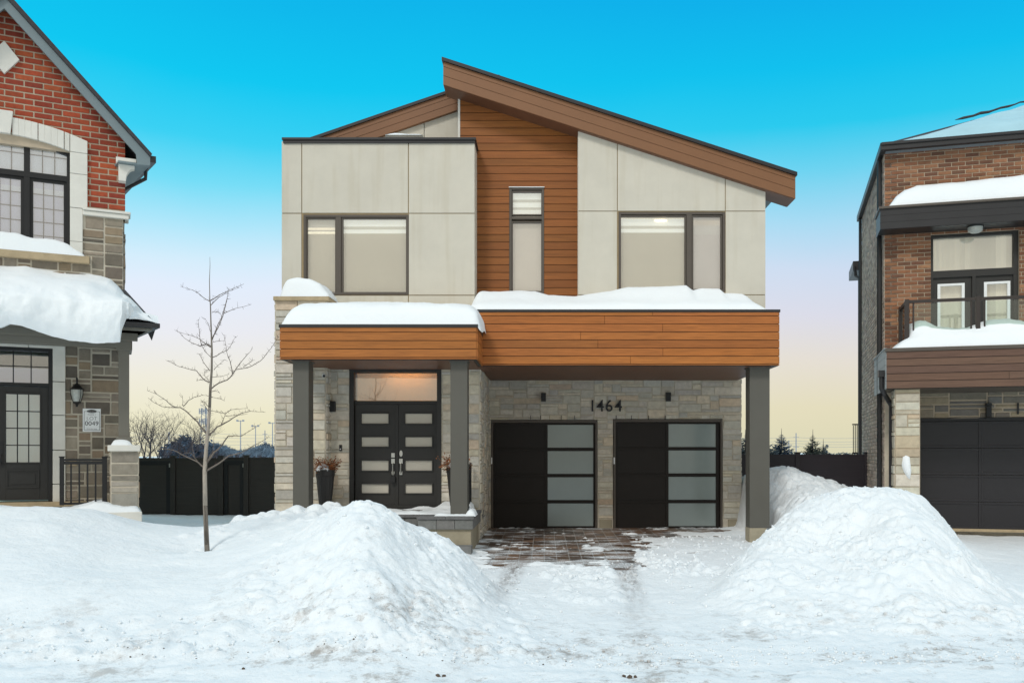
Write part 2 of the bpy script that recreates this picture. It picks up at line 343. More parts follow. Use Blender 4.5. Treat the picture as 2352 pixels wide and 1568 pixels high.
# ------------------------------------------------------------------ masonry
def jit(col, k=.1, h=.03):
    f = ru(1 - k, 1 + k); return (col[0] * f * ru(1 - h, 1 + h), col[1] * f, col[2] * f * ru(1 - h, 1 + h))
def block(mb, pl, a0, a1, b0, b1, d, e, col, rough=.0):
    q = [(a0, b0), (a1, b0), (a1, b1), (a0, b1)]; q2 = [(a0 + e, b0 + e), (a1 - e, b0 + e), (a1 - e, b1 - e), (a0 + e, b1 - e)]
    vs = [pl(a, b, 0) for a, b in q] + [pl(a, b, d + ru(-rough, rough)) for a, b in q2]
    mb.add(vs, [(4, 5, 6, 7), (0, 1, 5, 4), (1, 2, 6, 5), (2, 3, 7, 6), (3, 0, 4, 7)], col)
def hit(r1, holes):
    for h in holes:
        if r1[0] < h[1] - 1e-6 and r1[1] > h[0] + 1e-6 and r1[2] < h[3] - 1e-6 and r1[3] > h[2] + 1e-6: return True
    return False
def cut(rects, h):
    out = []
    for a0, a1, b0, b1 in rects:
        if a0 >= h[1] or a1 <= h[0] or b0 >= h[3] or b1 <= h[2]: out.append((a0, a1, b0, b1)); continue
        if b0 < h[2]: out.append((a0, a1, b0, h[2]))
        if b1 > h[3]: out.append((a0, a1, h[3], b1))
        m0, m1 = max(b0, h[2]), min(b1, h[3])
        if a0 < h[0]: out.append((a0, h[0], m0, m1))
        if a1 > h[1]: out.append((h[1], a1, m0, m1))
    return [r_ for r_ in out if r_[1] - r_[0] > .02 and r_[3] - r_[2] > .015]
def bricks(mb, pl, a0, a1, b0, b1, holes, bw, bh, g, cols, d=.012, wts=None):
    row = 0; b = b1
    while b > b0:
        off = (row % 2) * bw * .5; a = a0 - off
        while a < a1:
            r_ = (max(a, a0), min(a + bw - g, a1), max(b - bh + g, b0), b)
            col = random.choices(cols, wts)[0]; col = jit(col, .14, .05)
            if r_[1] - r_[0] > .02 and r_[3] > r_[2]:
                rs = [r_]
                for h in holes: rs = cut(rs, h)
                for q in rs: block(mb, pl, *q, d + ru(-.002, .003), .004, col, .0015)
            a += bw
        b -= bh; row += 1
def ashlar(mb, pl, a0, a1, b0, b1, holes, uw, uh, g, cols, hmax=3, wmin=2, wmax=6, d=.03, wts=None):
    na, nb = max(1, round((a1 - a0) / uw)), max(1, round((b1 - b0) / uh)); sa, sb = (a1 - a0) / na, (b1 - b0) / nb
    occ = [[False] * na for _ in range(nb)]
    for j in range(nb):
        i = 0
        while i < na:
            if occ[j][i]: i += 1; continue
            h = random.choices(range(1, hmax + 1), [3, 4, 3, 1.2][:hmax])[0]; w_ = random.randint(wmin, wmax) + (1 if h == 1 else 0)
            h = min(h, nb - j)
            ww = 0
            while ww < w_ and i + ww < na and not occ[j][i + ww]: ww += 1
            rest = 0
            while i + ww + rest < na and not occ[j][i + ww + rest] and rest < 2: rest += 1
            if rest == 1: ww += 1
            for jj in range(1, h):
                if any(occ[j + jj][i + k] for k in range(ww)): h = jj; break
            for jj in range(h):
                for k in range(ww): occ[j + jj][i + k] = True
            r_ = (a0 + i * sa + g / 2, a0 + (i + ww) * sa - g / 2, b0 + j * sb + g / 2, b0 + (j + h) * sb - g / 2)
            rs = [r_]
            for hh in holes: rs = cut(rs, hh)
            col = jit(random.choices(cols, wts)[0], .1, .03)
            for q in rs: block(mb, pl, *q, d + ru(-.008, .008), .008, col, .006)
            i += ww
def wallplate(mb, a0, a1, b0, b1, holes, y0, y1):
    rs = [(a0, a1, b0, b1)]
    for h in holes: rs = cut(rs, h)
    for q in rs: mb.box(q[0], q[1], y0, y1, q[2], q[3])
def planks(mb, pl, a0, a1, b0, b1, pitch, gap=.008, d=.02, k=.16, start=0, seams=0):
    b = b1 - start if start else b1; segs = []
    if start: segs.append((b1 - start, b1))
    while b > b0 + .005: segs.append((max(b0, b - pitch), b)); b -= pitch
    for q0, q1 in segs:
        f = ru(1 - k, 1 + k); x_ = a0
        while x_ < a1 - .01:
            e_ = min(a1, x_ + ru(2.2, 3.9)) if a1 - x_ > 4 else a1
            g_ = f * ru(.97, 1.03); block(mb, pl, x_ + (.0015 if x_ > a0 else 0), e_, q0 + gap, q1, d, .003, (g_, g_ * ru(.96, 1.04), g_ * ru(.92, 1.08)), 0); x_ = e_
STONE = [c(206, 199, 184)[:3], c(200, 194, 182)[:3], c(210, 199, 179)[:3], c(192, 188, 178)[:3], c(214, 205, 187)[:3], c(206, 188, 166)[:3]]
SW = [4, 4, 3, 3, 2, 1]
def text(s, size, name, m, parent, x, y, z, rot=(R(90), 0, 0), depth=.004, align='CENTER', off=0, sx=1.0):
    cu = bpy.data.curves.new('txt', 'FONT'); cu.body = s; cu.size = size; cu.extrude = depth; cu.align_x = align; cu.offset = off
    o = bpy.data.objects.new('txt', cu); COL.objects.link(o)
    dg = bpy.context.evaluated_depsgraph_get(); me = bpy.data.meshes.new_from_object(o.evaluated_get(dg))
    bpy.data.objects.remove(o); me.transform(Matrix.Diagonal((sx, 1, 1, 1)))
    me.materials.clear(); me.materials.append(m)
    r_ = bpy.data.objects.new(name, me); COL.objects.link(r_); r_.parent = parent
    r_.location = Vector((x, y, z)) - OFF[parent.name]; r_.rotation_euler = rot; OFF[r_.name] = OFF[parent.name]
    return r_
def bars(mb, rects, y0, y1):
    for a0, a1, b0, b1 in rects: mb.box(a0, a1, y0, y1, b0, b1)

# ================================================================== MAIN HOUSE
YG, YC, YU, YF, YW, YB, YP, YD, YL = 20.6, 17.2, 18.4, 18.25, 18.8, 18.15, 15.95, 17.8, 17.45
H = thing('modern_house', 'modern house with beige panels, cedar boards and slanted brown roof, number 1464', 'house', W, (-.35, 18.9, 0))
# --- body behind the facade
gx0, gx1 = PX(633, YL), PX(1702, YG)
b = MB()
bz = PZ(313, 19.6)
zL = PZ(316, YB) - .15
b.prism([(gx0 + .12, 3.7), (gx0 + .12, zL - .2), (PX(860, 19.6), zL), (PX(1052, 19.6), PZ(262, 19.6)), (PX(1052, 19.6), PZ(250, 19.0)), (gx1 - .05, PZ(452, 18.9)), (gx1 - .05, 3.7)], 19.65, 31)
b.box(gx0 + .12, gx1 - .04, 20.95, 31, -.5, 3.698)
b.build('house_core', M['stucco'], H)
pls = lambda Y: (lambda a, b_, d: (a, Y - d, b_))
# --- garage wall (stone)
gz0, gz1 = -.02, PZ(868, YG) + .25
dl = (PX(1128, YG), PX(1372, YG), -.05, PZ(964, YG)); dr = (PX(1408, YG), PX(1659, YG), -.05, PZ(962, YG))
xw0, xw1 = PX(1113, YG) - .05, PX(1702, YG)
b = MB(); ashlar(b, pls(YG), xw0, xw1, .22, gz1, [dl, dr], .105, .066, .010, STONE, wts=SW)
gw = b.build('garage_stone_wall', M['stone'], H)
b = MB(); wallplate(b, xw0, xw1, -.3, gz1, [dl, dr], YG - .012, YG + .3); b.build('mortar_backing', M['mortar'], gw)
for x0, x1 in ((1377, 1405), (1672, 1702)): b = MB(); b.box(PX(x0, YG), PX(x1, YG), YG - .05, YG + .2, -.2, .20); b.build('footing', M['concrete'], H, bevel=.01)
b = MB()                                                     # right return of the garage wall
ashlar(b, lambda a, b_, d: (xw1 - .01 + d, a, b_), YG, YG + 6, 0, gz1, [], .105, .066, .010, STONE, wts=SW)
b.box(xw1 - .2, xw1 - .002, YG + .02, YG + 9, -.3, gz1); b.build('side_stone_wall', M['stone'], H)
for x in (1219, 1242, 1289, 1320, 1415, 1450, 1489, 1527): 
    b = MB(); b.box(PX(x, YG) - .007, PX(x, YG) + .007, YG - .05, YG - .01, PZ(963, YG), PZ(954, YG)); b.build('weep_vent', M['black'], H)
# --- garage doors
def garage_door(x0, x1, xa, xb, xc, ytop, lbl):
    fr_ = MB(); z1 = PZ(ytop, YG); X0, X1 = PX(x0, YG), PX(x1, YG)
    fr_.box(X0, X0 + .05, YG - .045, YG + .12, -.06, z1); fr_.box(X1 - .05, X1, YG - .045, YG + .12, -.06, z1); fr_.box(X0 + .05, X1 - .05, YG - .044, YG + .12, z1 - .06, z1)
    D = fr_.build('garage_door', M['winframe'], H, bevel=.006, label=lbl)
    p = MB(); q = MB(); g_ = MB()
    xi0, xi1 = X0 + .055, X1 - .055; zt = z1 - .065; hh = (zt - .0) / 4
    A, B, C_ = PX(xa, YG), PX(xb, YG), PX(xc, YG)
    for i in range(4):
        a = i * hh + .004; t = (i + 1) * hh - .004
        q.box(xi0, A, YG + .03, YG + .07, a, t)                                   # stile
        q.box(A - .0, B, YG + .045, YG + .06, a + .03, t - .03)                        # dark panel
        q.box(A, B, YG + .028, YG + .071, a, a + .035); q.box(A, B, YG + .028, YG + .071, t - .035, t)
        q.box(B, B + .06, YG + .026, YG + .07, a, t)
        q.box(B + .06, C_, YG + .027, YG + .07, a, a + .035); q.box(B + .06, C_, YG + .027, YG + .07, t - .035, t)
        q.box(C_, xi1, YG + .026, YG + .07, a, t)
        q.box(xi0, xi1, YG + .02, YG + .03, a - .012, a + .012)
        g_ = MB(); g_.box(B + .061, C_ - .001, YG + .05, YG + .062, a + .036, t - .036); g_.build('frosted_pane', M['frost'], D)
    q.box(xi0, xi1, YG + .015, YG + .07, -.06, .0)
    q.build('door_panels', M['garage'], D, bevel=.004)
    k = MB(); k.box(X0 + .0, X0 + .03, YG - .06, YG - .045, PZ(1065, YG), PZ(1050, YG)); k.build('sensor', M['white'], D)
garage_door(1128, 1372, 1138, 1252, 1363, 965, 'left garage door, beside the front steps')
garage_door(1409, 1659, 1418, 1530, 1645, 963, 'right garage door, beside the tall column')
# --- door wall (stone) and pillar
zs = PZ(842, YD) + .1
xd0, xd1 = PX(803, YD), PX(1014, YD); dz0, dz1 = PZ(1162, YD), PZ(846, YD)
xp = PX(1101, YD)
b = MB(); ashlar(b, pls(YD), PX(740, YD), xp, .5, zs, [(xd0, xd1, 0, dz1)], .105, .066, .010, STONE, wts=SW)
ashlar(b, lambda a, b_, d: (xp + d, a, b_), YD + .01, YG - .01, 0, zs + .6, [], .105, .066, .010, STONE, wts=SW)
ashlar(b, pls(YD), PX(740, YD), xp, zs + .002, PZ(768, YC) + .6, [], .105, .066, .010, STONE, wts=SW)
ew = b.build('entry_stone_wall', M['stone'], H)
b = MB(); wallplate(b, PX(740, YD), xp + .012, .0, PZ(768, YC) + .6, [(xd0, xd1, 0, dz1)], YD - .012, YD + .3)
b.box(xp - .2, xp + .012, YD + .3, YG - .012, 0, zs + .6); b.build('mortar_backing', M['mortar'], ew)
px0, px1 = PX(633, YL), PX(748, YL); pz1 = PZ(690, YL)
b = MB(); ashlar(b, pls(YL), px0, px1, -.1, pz1, [], .105, .066, .010, STONE, wts=SW)
ashlar(b, lambda a, b_, d: (px1 + d, a, b_), YL + .01, YD + .1, -.1, pz1, [], .105, .066, .010, STONE, wts=SW)
ashlar(b, lambda a, b_, d: (px0 - d, a, b_), YL + .01, 22, -.1, pz1, [], .105, .066, .010, STONE, wts=SW)
pil = b.build('stone_pillar', M['stone'], H)
b = MB(); b.box(px0 - .005, px1 + .005, YL - .005, 22, -.4, pz1 - .002); b.build('mortar_backing', M['mortar'], pil)
b = MB(); b.box(PX(627, YL - .1), PX(755, YL - .1), YL - .1, YB + .1, PZ(690, YL - .1), PZ(680, YL - .1)); b.build('ledge_cap', M['cap'], pil, bevel=.012)
# --- stucco box left
def panelset(mb, xs, zs_, Y, th=.03, g=.009, poly_top=None):
    for i in range(len(xs) - 1):
        for j in range(len(zs_) - 1):
            mb.box(xs[i] + g, xs[i + 1] - g, Y, Y + th, zs_[j] + g, zs_[j + 1] - g)
def cutwin(xs, zs_, win): pass
bx = [PX(v, YB) for v in (647, 693, 938, 1090)]; bzs = [PZ(v, YB) for v in (722, 678, 490, 324)]
wl = (PX(697, YB), PX(938.5, YB), PZ(677, YB), PZ(493, YB))
b = MB()
for i in range(3):
    for j in range(3):
        if i == 1 and j == 1: continue
        b.box(bx[i] + (.009 if i else 0), bx[i + 1] - (.009 if i < 2 else 0), YB, YB + .05, bzs[j] + .009, bzs[j + 1] - .009)
bxo = b.build('stucco_panels', M['stucco'], H, bevel=.006, label='beige stucco panels of the left upper box')
b = MB(); wallplate(b, bx[0] + .002, bx[3] - .002, bzs[0], bzs[3], [wl], YB + .02, YB + .3); b.build('joint_backing', M['joint'], bxo)
b = MB(); b.box(bx[3] - .04, bx[3] + .001, YB + .052, YW + .1, bzs[0], bzs[3]); b.box(bx[0] - .001, bx[0] + .04, YB + .052, 30, bzs[0], bzs[3])
b.box(bx[0] + .05, bx[3] - .05, YB + .3, 19.7, bzs[3] - .1, bzs[3] - .05)
b.build('side_panel', M['stucco'], bxo)
b = MB(); x0, x1 = PX(647, YB - .06), PX(1093, YB - .06)
b.box(x0, x1, YB - .06, YW, PZ(321, YB - .06), PZ(315.5, YB - .06)); b.box(x0 + .02, x1 - .02, YB - .035, YW, PZ(328.5, YB - .04), PZ(321, YB - .06))
b.box(x0 + .02, x0 + .3, YW, 30, PZ(328.5, YB - .04), PZ(316, YB - .06))
b.build('parapet_flashing', M['black'], H, bevel=.004)
# --- windows
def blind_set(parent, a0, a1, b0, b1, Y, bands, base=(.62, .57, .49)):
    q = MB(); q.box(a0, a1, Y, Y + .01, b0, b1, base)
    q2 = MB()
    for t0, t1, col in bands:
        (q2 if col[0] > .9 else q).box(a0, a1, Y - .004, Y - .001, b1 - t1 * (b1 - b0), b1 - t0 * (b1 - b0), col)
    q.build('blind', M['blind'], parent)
    if q2.V: q2.build('glowing_band', M['bright_blind_glow'], parent)
def window(Y, outer, lights, fm, parent, bandf, fw=.05, name='window', gm='glass', base=(.60, .55, .47), label=None):
    a0, a1, b0, b1 = outer; q = MB()
    q.box(a0, a0 + fw, Y, Y + .12, b0, b1); q.box(a1 - fw, a1, Y, Y + .12, b0, b1)
    q.box(a0 + fw, a1 - fw, Y + .001, Y + .12, b0, b0 + fw); q.box(a0 + fw, a1 - fw, Y + .001, Y + .12, b1 - fw, b1)
    for (p0, p1, q0, q1) in lights:                           # sash round each light
        s_ = .03
        q.box(p0 - s_, p0, Y + .022, Y + .1, q0 - s_, q1 + s_); q.box(p1, p1 + s_, Y + .022, Y + .1, q0 - s_, q1 + s_)
        q.box(p0, p1, Y + .023, Y + .1, q0 - s_, q0); q.box(p0, p1, Y + .023, Y + .1, q1, q1 + s_)
    q2 = []
    w_ = q.build(name, fm, parent, bevel=.004, label=label)
    return w_
def add_light(w_, Y, p0, p1, q0, q1, bands, base=(.74, .69, .57), gm='glass'):
    g_ = MB(); g_.box(p0 - .005, p1 + .005, Y + .06, Y + .066, q0 - .005, q1 + .005); g_.build('pane', M[gm], w_)
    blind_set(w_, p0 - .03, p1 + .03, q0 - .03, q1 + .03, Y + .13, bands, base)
WH = (.98, 1.0, .93); GR = (.84, .82, .72)
zeb = [(0, .045, WH), (.045, .105, WH), (.105, .145, GR), (.145, .195, WH), (.195, .2, GR)]
zl = [(0, .05, GR), (.06, .12, WH), (.12, .15, GR), (.15, .19, WH)]
w1 = window(YB + .0, wl, [(PX(705, YB), PX(769, YB), PZ(670, YB), PZ(502, YB)), (PX(787, YB), PX(932, YB), PZ(670, YB), PZ(502, YB))], M['winframe'], H, None, label='left upper window')
q = MB(); q.box(PX(771, YB), PX(783, YB), YB + .004, YB + .1, wl[2] + .04, wl[3] - .04); q.build('mullion', M['winframe'], w1)
add_light(w1, YB, PX(705, YB), PX(769, YB), PZ(670, YB), PZ(502, YB), [(.0, .2, (.80, .77, .68)), (.12, .15, (.92, .9, .84)), (.17, .2, (.95, .95, .88))])
add_light(w1, YB, PX(787, YB), PX(932, YB), PZ(670, YB), PZ(502, YB), zeb)
# right wall panels (clipped under the slanted fascia)
fx = lambda x: 195 - .4 + (x - 1018) * .3235                # underside of the fascia in the picture
rx = [PX(v, YU) for v in (1328, 1418, 1666, 1758)]; rz = [PZ(v, YU) for v in (735, 677, 485, 280)]
wr = (PX(1421, YU), PX(1665.5, YU), PZ(670, YU), PZ(487, YU))
A1 = Vector((PX(1018, YF), YF, PZ(194.5, YF))); A2 = Vector((PX(1827, YF), YF, PZ(456.5, YF)))
sl_ = (A2.z - A1.z) / (A2.x - A1.x); upn = Vector((-sl_, 0, 1)).normalized()
clipr = [(A1 + Vector((0, 0, .02)), upn)]
b = MB()
for i in range(3):
    for j in range(3):
        if i == 1 and j == 1: continue
        b.box(rx[i] + (.009 if i else 0), rx[i + 1] - (.009 if i < 2 else 0), YU, YU + .05, rz[j] + .009, rz[j + 1] - .009)
bro = b.build('stucco_panels', M['stucco'], H, clip=clipr, label='beige stucco panels on the right of the upper floor')
b = MB(); wallplate(b, rx[0] + .002, rx[3] - .002, rz[0], rz[3], [wr], YU + .02, YU + .3); b.build('joint_backing', M['joint'], bro, clip=clipr)
b = MB(); b.box(rx[3] - .04, rx[3] + .001, YU + .052, 30, rz[0], rz[3]); b.box(rx[0] - .001, rx[0] + .04, YU + .052, YW + .1, rz[0], rz[3])
b.build('side_panel', M['stucco'], bro, clip=clipr)
w2 = window(YU, wr, [(PX(1426, YU), PX(1573, YU), PZ(663, YU), PZ(497, YU)), (PX(1593, YU), PX(1656, YU), PZ(663, YU), PZ(497, YU))], M['winframe'], H, None, label='right upper window')
q = MB(); q.box(PX(1577, YU), PX(1589, YU), YU + .004, YU + .1, wr[2] + .04, wr[3] - .04); q.build('mullion', M['winframe'], w2)
add_light(w2, YU, PX(1426, YU), PX(1573, YU), PZ(663, YU), PZ(497, YU), [(0, .03, (.7, .66, .6))] + [(a + .02, b_ + .02, k) for a, b_, k in zeb], base=(.74, .69, .57))
add_light(w2, YU, PX(1593, YU), PX(1656, YU), PZ(663, YU), PZ(497, YU), [(.05, .24, (.82, .79, .74)), (.05, .12, (.90, .88, .82))], base=(.78, .73, .69))
q = MB(); lz = PZ(503, YU); q.lathe(0, 0, [(.09, -.004), (.09, .004)], 20)
q.V = [(PX(1519, YU) + v[0] * 1.5, YU + .115 + v[2], lz + v[1] * .25) for v in q.V]; q.build('ceiling_lamp', M['lit'], w2)
# --- wood panel centre
b = MB(); wc = (PX(1170, YW), PX(1249.5, YW), PZ(690, YW), PZ(431.5, YW))
rows = []; z = PZ(218, YW); pit = 17.42 / F * YW
zt_ = PZ(313, YW) + pit * 8
while zt_ > PZ(700, YW):
    f = ru(.86, 1.14); col = (f * .66, f * .66 * ru(.96, 1.04), f * .66)
    for a0, a1 in (((PX(1057, YW), PX(1328.5, YW)),) if (zt_ - pit / 2 > wc[3] or zt_ < wc[2]) else ((PX(1057, YW), wc[0]), (wc[1], PX(1328.5, YW)))):
        block(b, pls(YW), a0, a1, zt_ - pit + .008, zt_, .02, .003, col, 0)
    zt_ -= pit
A3 = A1 + Vector((0, 0, .0))
wd = b.build('cedar_wall', M['wood'], H, clip=[(A3 - Vector((0, 0, .0)), upn)])
b = MB(); wallplate(b, PX(1057, YW), PX(1328, YW), PZ(700, YW), PZ(150, YW), [wc], YW + .001, YW + .2); b.build('backing', M['black2'], wd, clip=[(A3, upn)])
b = MB(); b.box(PX(1052, YW), PX(1057, YW), YW - .03, YW + .2, PZ(320, YW), PZ(222, YW)); b.build('corner_trim', M['limestone'], wd)
w3 = window(YW - .03, (wc[0], wc[1], PZ(676, YW), wc[3]), [(PX(1178, YW), PX(1243, YW), PZ(492, YW), PZ(442, YW)), (PX(1178, YW), PX(1243, YW), PZ(668, YW), PZ(512, YW))], M['winframe'], H, None, label='tall narrow window in the cedar boards')
q = MB(); q.box(wc[0] + .04, wc[1] - .04, YW - .026, YW + .08, PZ(504, YW), PZ(499, YW)); q.build('mullion', M['winframe'], w3)
q = MB(); q.box(wc[0] - .01, wc[1] + .01, YW - .06, YW - .03, wc[3] - .004, wc[3] + .008); q.build('head_flashing', M['white'], w3)
add_light(w3, YW - .03, PX(1178, YW), PX(1243, YW), PZ(492, YW), PZ(442, YW), [(.0, .3, WH), (.3, .42, GR), (.42, .62, WH), (.62, .72, GR), (.72, .9, WH)])
add_light(w3, YW - .03, PX(1178, YW), PX(1243, YW), PZ(668, YW), PZ(512, YW), [], base=(.86, .79, .70))
# --- main roof: deep fascia box with three boards, black drip edge, roof deck behind
def slant(mb, t0, t1, Y0, Y1, xl=None, xr=None, col=(1, 1, 1)):
    a = P(1018 if xl is None else xl, 0, YF)[0]; e = P(1827 if xr is None else xr, 0, YF)[0]
    zt = lambda X, t: (PZ(142, YF) + sl_ * (X - A1.x)) * (1 - t) + (A1.z + sl_ * (X - A1.x)) * t
    mb.prism([(a, zt(a, t1)), (e, zt(e, t1)), (e, zt(e, t0)), (a, zt(a, t0))], Y0, Y1, col)
b = MB()
for t0, t1 in ((0, .2), (.215, .6), (.615, 1)): slant(b, t0, t1, YF, YF + .62)
slant(b, .05, .97, YF + .02, YF + .6, 1020, 1825)
mr_ = b.build('roof_fascia', M['fascia'], H, label='slanted brown fascia of the main roof', bevel=.003)
b = MB(); slant(b, 1.0, 1.012, YF + .03, YF + .62, 1020, 1825)
b.build('soffit', M['soffit'], mr_)
b = MB(); slant(b, -.16, -.002, YF - .05, YF + .66, 1015, 1830); b.build('drip_edge', M['black'], mr_, bevel=.004)
b = MB(); slant(b, .02, .75, YF + .66, 31, 1045, 1795); b.build('roof_deck', M['shingle'], H)
b = MB(); slant(b, .752, .80, YF + .66, 31, 1770, 1797); b.build('side_eave', M['soffit_grey'], H)
b = MB()
for k in range(16): slant(b, .82, .90, YF + .8 + k * .2, YF + .95 + k * .2, 1762, 1782)
b.build('eave_vent', M['soffit_grey'], H)
b = MB(); p_ = P(1142, 172, YF + .3); b.box(p_[0] - .03, p_[0] + .05, YF + .3, YF + .34, p_[2] - .15, p_[2]); b.build('roof_bracket', M['black'], H)
# --- rear left roof
YR = 19.25
def rslant(mb, ya, yb_, xl, xr, Y0, Y1):                     # ya,yb: offset below the top edge at x=1020
    top = lambda x: 213 + (1020 - x) * .3425
    mb.prism([(PX(xl, YR), PZ(top(xl) + yb_, YR)), (PX(xr, YR), PZ(top(xr) + yb_, YR)), (PX(xr, YR), PZ(top(xr) + ya, YR)), (PX(xl, YR), PZ(top(xl) + ya, YR))], Y0, Y1)
b = MB()
for t0, t1 in ((6, 17), (18, 33), (34, 50)): rslant(b, t0, t1, 690, 1052, YR, YR + .5)
rslant(b, 8, 48, 692, 1050, YR + .02, YR + .48)
rr = b.build('roof_fascia', M['fascia'], H, label='low brown fascia behind the left box')
b = MB(); rslant(b, -1, 5.8, 688, 1053, YR - .04, YR + .55); b.build('drip_edge', M['black'], rr)
b = MB(); rslant(b, 8, 30, 690, 1053, YR + .56, 31); b.build('roof_deck', M['shingle'], H)
b = MB(); x0, x1 = PX(800, YR + .1), PX(1054, YR + .1)
b.box(x0, PX(972, YR), YR + .1, YR + .4, PZ(330, YR), PZ(235, YR)); b.box(PX(972, YR) + .015, x1, YR + .1, YR + .4, PZ(330, YR), PZ(225, YR))
rs_ = (PZ(213, YR) - PZ(313, YR)) / (PX(1020, YR) - PX(728, YR))
b.build('upper_stucco', M['stucco'], H, clip=[((PX(1020, YR), YR, PZ(213 + 48, YR)), Vector((-rs_, 0, 1)).normalized())])
# --- garage canopy
cx0, cx1 = PX(1107, YC), PX(1788, YC); cz0, cz1 = PZ(840, YC), PZ(717, YC)
b = MB(); planks(b, pls(YC), cx0 - .3, cx1, cz0, cz1, 18.45 / F * YC, start=9 / F * YC)
planks(b, lambda a, b_, d: (cx1 + d, a, b_), YC, YU + .6, cz0, cz1, 18.45 / F * YC, start=9 / F * YC)
can = b.build('garage_canopy', M['wood'], H, label='long cedar canopy over the garage doors')
b = MB(); b.box(cx0 - .3, cx1 - .001, YC + .001, YC + .1, cz0 + .001, cz1); b.box(cx1 - .06, cx1 - .001, YC + .1, YU + .6, cz0, cz1); b.build('backing', M['black2'], can)
b = MB(); b.box(PX(1100, YC) - .2, cx1 + .03, YC - .035, YC + .02, cz1 - .002, PZ(711, YC)); b.box(cx1 - .02, cx1 + .03, YC + .02, YU + .6, cz1 - .002, PZ(711, YC))
b.box(cx0 - .3, cx1 - .03, YC + .03, YG - .35, PZ(711, YC) - .1, PZ(711, YC) - .03)
b.build('roof_flashing', M['black'], can, bevel=.004)
b = MB(); n = 14
for i in range(n):                                           # soffit boards run along the house
    y0 = YC + .105 + (YG - YC - .16) * i / n; y1 = YC + .105 + (YG - YC - .16) * (i + 1) / n - .008
    b.box(xp + .05, cx1 - .07, y0, y1, cz0 + .0, cz0 + .02)
b.box(xp + .05, cx1 - .07, YC + .1, YG, cz0 + .015, cz0 + .03)
b.build('soffit', M['soffit'], can)
b = MB(); b.box(cx0 - .02, cx1 - .06, YU + .06, YG + .5, cz0 + .03, cz0 + .05); b.build('upper_floor', M['joint'], H)
# --- portico canopy
qx0, qx1 = PX(645, YP), PX(1094.5, YP); qz0, qz1 = PZ(826, YP), PZ(752, YP)
b = MB(); planks(b, pls(YP), qx0, qx1, qz0, qz1, 19.3 / F * YP, start=11.5 / F * YP, k=.1)
planks(b, lambda a, b_, d: (qx1 + d, a, b_), YP, YC, qz0, qz1, 19.3 / F * YP, start=11.5 / F * YP)
planks(b, lambda a, b_, d: (qx0 - d, a, b_), YP, YL, qz0, qz1, 19.3 / F * YP, start=11.5 / F * YP)
por = b.build('portico_canopy', M['wood'], H, label='smaller cedar canopy over the front door')
b = MB(); b.box(qx0 + .001, qx1 - .001, YP + .001, YP + .1, qz0 + .001, qz1); b.box(qx1 - .06, qx1 - .001, YP + .1, YC, qz0, qz1); b.box(qx0 + .001, qx0 + .06, YP + .1, YL, qz0, qz1); b.build('backing', M['black2'], por)
b = MB(); zf = PZ(745, YP)
b.box(qx0 - .03, qx1 + .03, YP - .035, YP + .02, qz1 - .002, zf); b.box(qx1 - .02, qx1 + .03, YP + .02, YC - .04, qz1 - .002, zf); b.box(qx0 - .03, qx0 + .02, YP + .02, YL, qz1 - .002, zf)
b.box(qx0, qx1, YP + .03, YD, zf - .1, zf - .04); b.build('roof_flashing', M['black'], por, bevel=.004)
b = MB()
for i in range(9):
    y0 = YP + .105 + (YD - YP - .1) * i / 9; y1 = YP + .105 + (YD - YP - .1) * (i + 1) / 9 - .008
    b.box(qx0 + .07, qx1 - .07, y0, y1, qz0, qz0 + .02)
b.box(qx0 + .07, qx1 - .07, YP + .1, YD, qz0 + .015, qz0 + .03); b.box(qx1 - .06, xp + .2, YC + .1, YD + .4, qz0 - .0, qz0 + .04); b.build('soffit', M['soffit'], por)
b = MB(); b.box(qx0 - .10, qx0 - .005, YP + .35, YP + .75, PZ(782, YP), PZ(766, YP)); b.tube([(qx0 - .05, YP + .55, PZ(782, YP)), (qx0 - .05, YP + .55, PZ(806, YP)), (qx0 + .02, YP + .7, PZ(812, YP))], .035, 8); b.build('rain_outlet', M['black'], por)
# --- columns
def column(x0, x1, Y, dep, zb, zt, base=None):
    b_ = MB(); X0, X1 = PX(x0, Y), PX(x1, Y); b_.box(X0, X1, Y, Y + dep, zb, zt)
    col_ = b_.build('column', M['column'], H, bevel=.006)
    if base:
        q_ = MB(); q_.box(X0 - .005, X1 - .06, Y - .005, Y + dep + .01, base, zb); q_.build('concrete_base', M['concrete'], col_, bevel=.01)
    q_ = MB(); q_.box(X0 - .02, X1 + .02, Y - .02, Y + dep + .02, zt - .02, zt); q_.build('cap_trim', M['column'], col_)
DZ = .60
column(672.5, 709, 16.12, .33, .3, qz0)
column(1034.5, 1073.5, 16.12, .33, DZ, qz0)
column(1722, 1768, 17.42, .36, PZ(1212, 17.42), cz0, -.3)
# --- porch deck: concrete plinth, grey stone coping and steps
dx0, dx1 = PX(640, 15.9), PX(1089, 15.9)
b = MB(); b.box(px1 - .05, PX(1082, 15.95), 15.95, YG - .02, -.4, DZ - .2)
dk = b.build('porch', M['concrete'], H, bevel=.012)
def stonebox(mb, x0, x1, y0, y1, z0, z1, wd_, base):
    n_ = max(1, round((x1 - x0) / wd_))
    for i in range(n_): mb.box(x0 + (x1 - x0) * i / n_ + .003, x0 + (x1 - x0) * (i + 1) / n_ - .003, y0, y1, z0, z1, jit(base, .14, .02))
g1, g2 = c(104, 104, 104)[:3], c(120, 120, 118)[:3]
b = MB(); xs0 = PX(957, 15.9)
stonebox(b, px1, xs0, 16.35, YD, DZ - .06, DZ, .55, g1); stonebox(b, xs0, dx1, 15.87, 16.35, DZ - .06, DZ, .45, g1); b.box(xs0, dx1, 16.353, YD + .01, DZ - .06, DZ - .001, jit(g1))
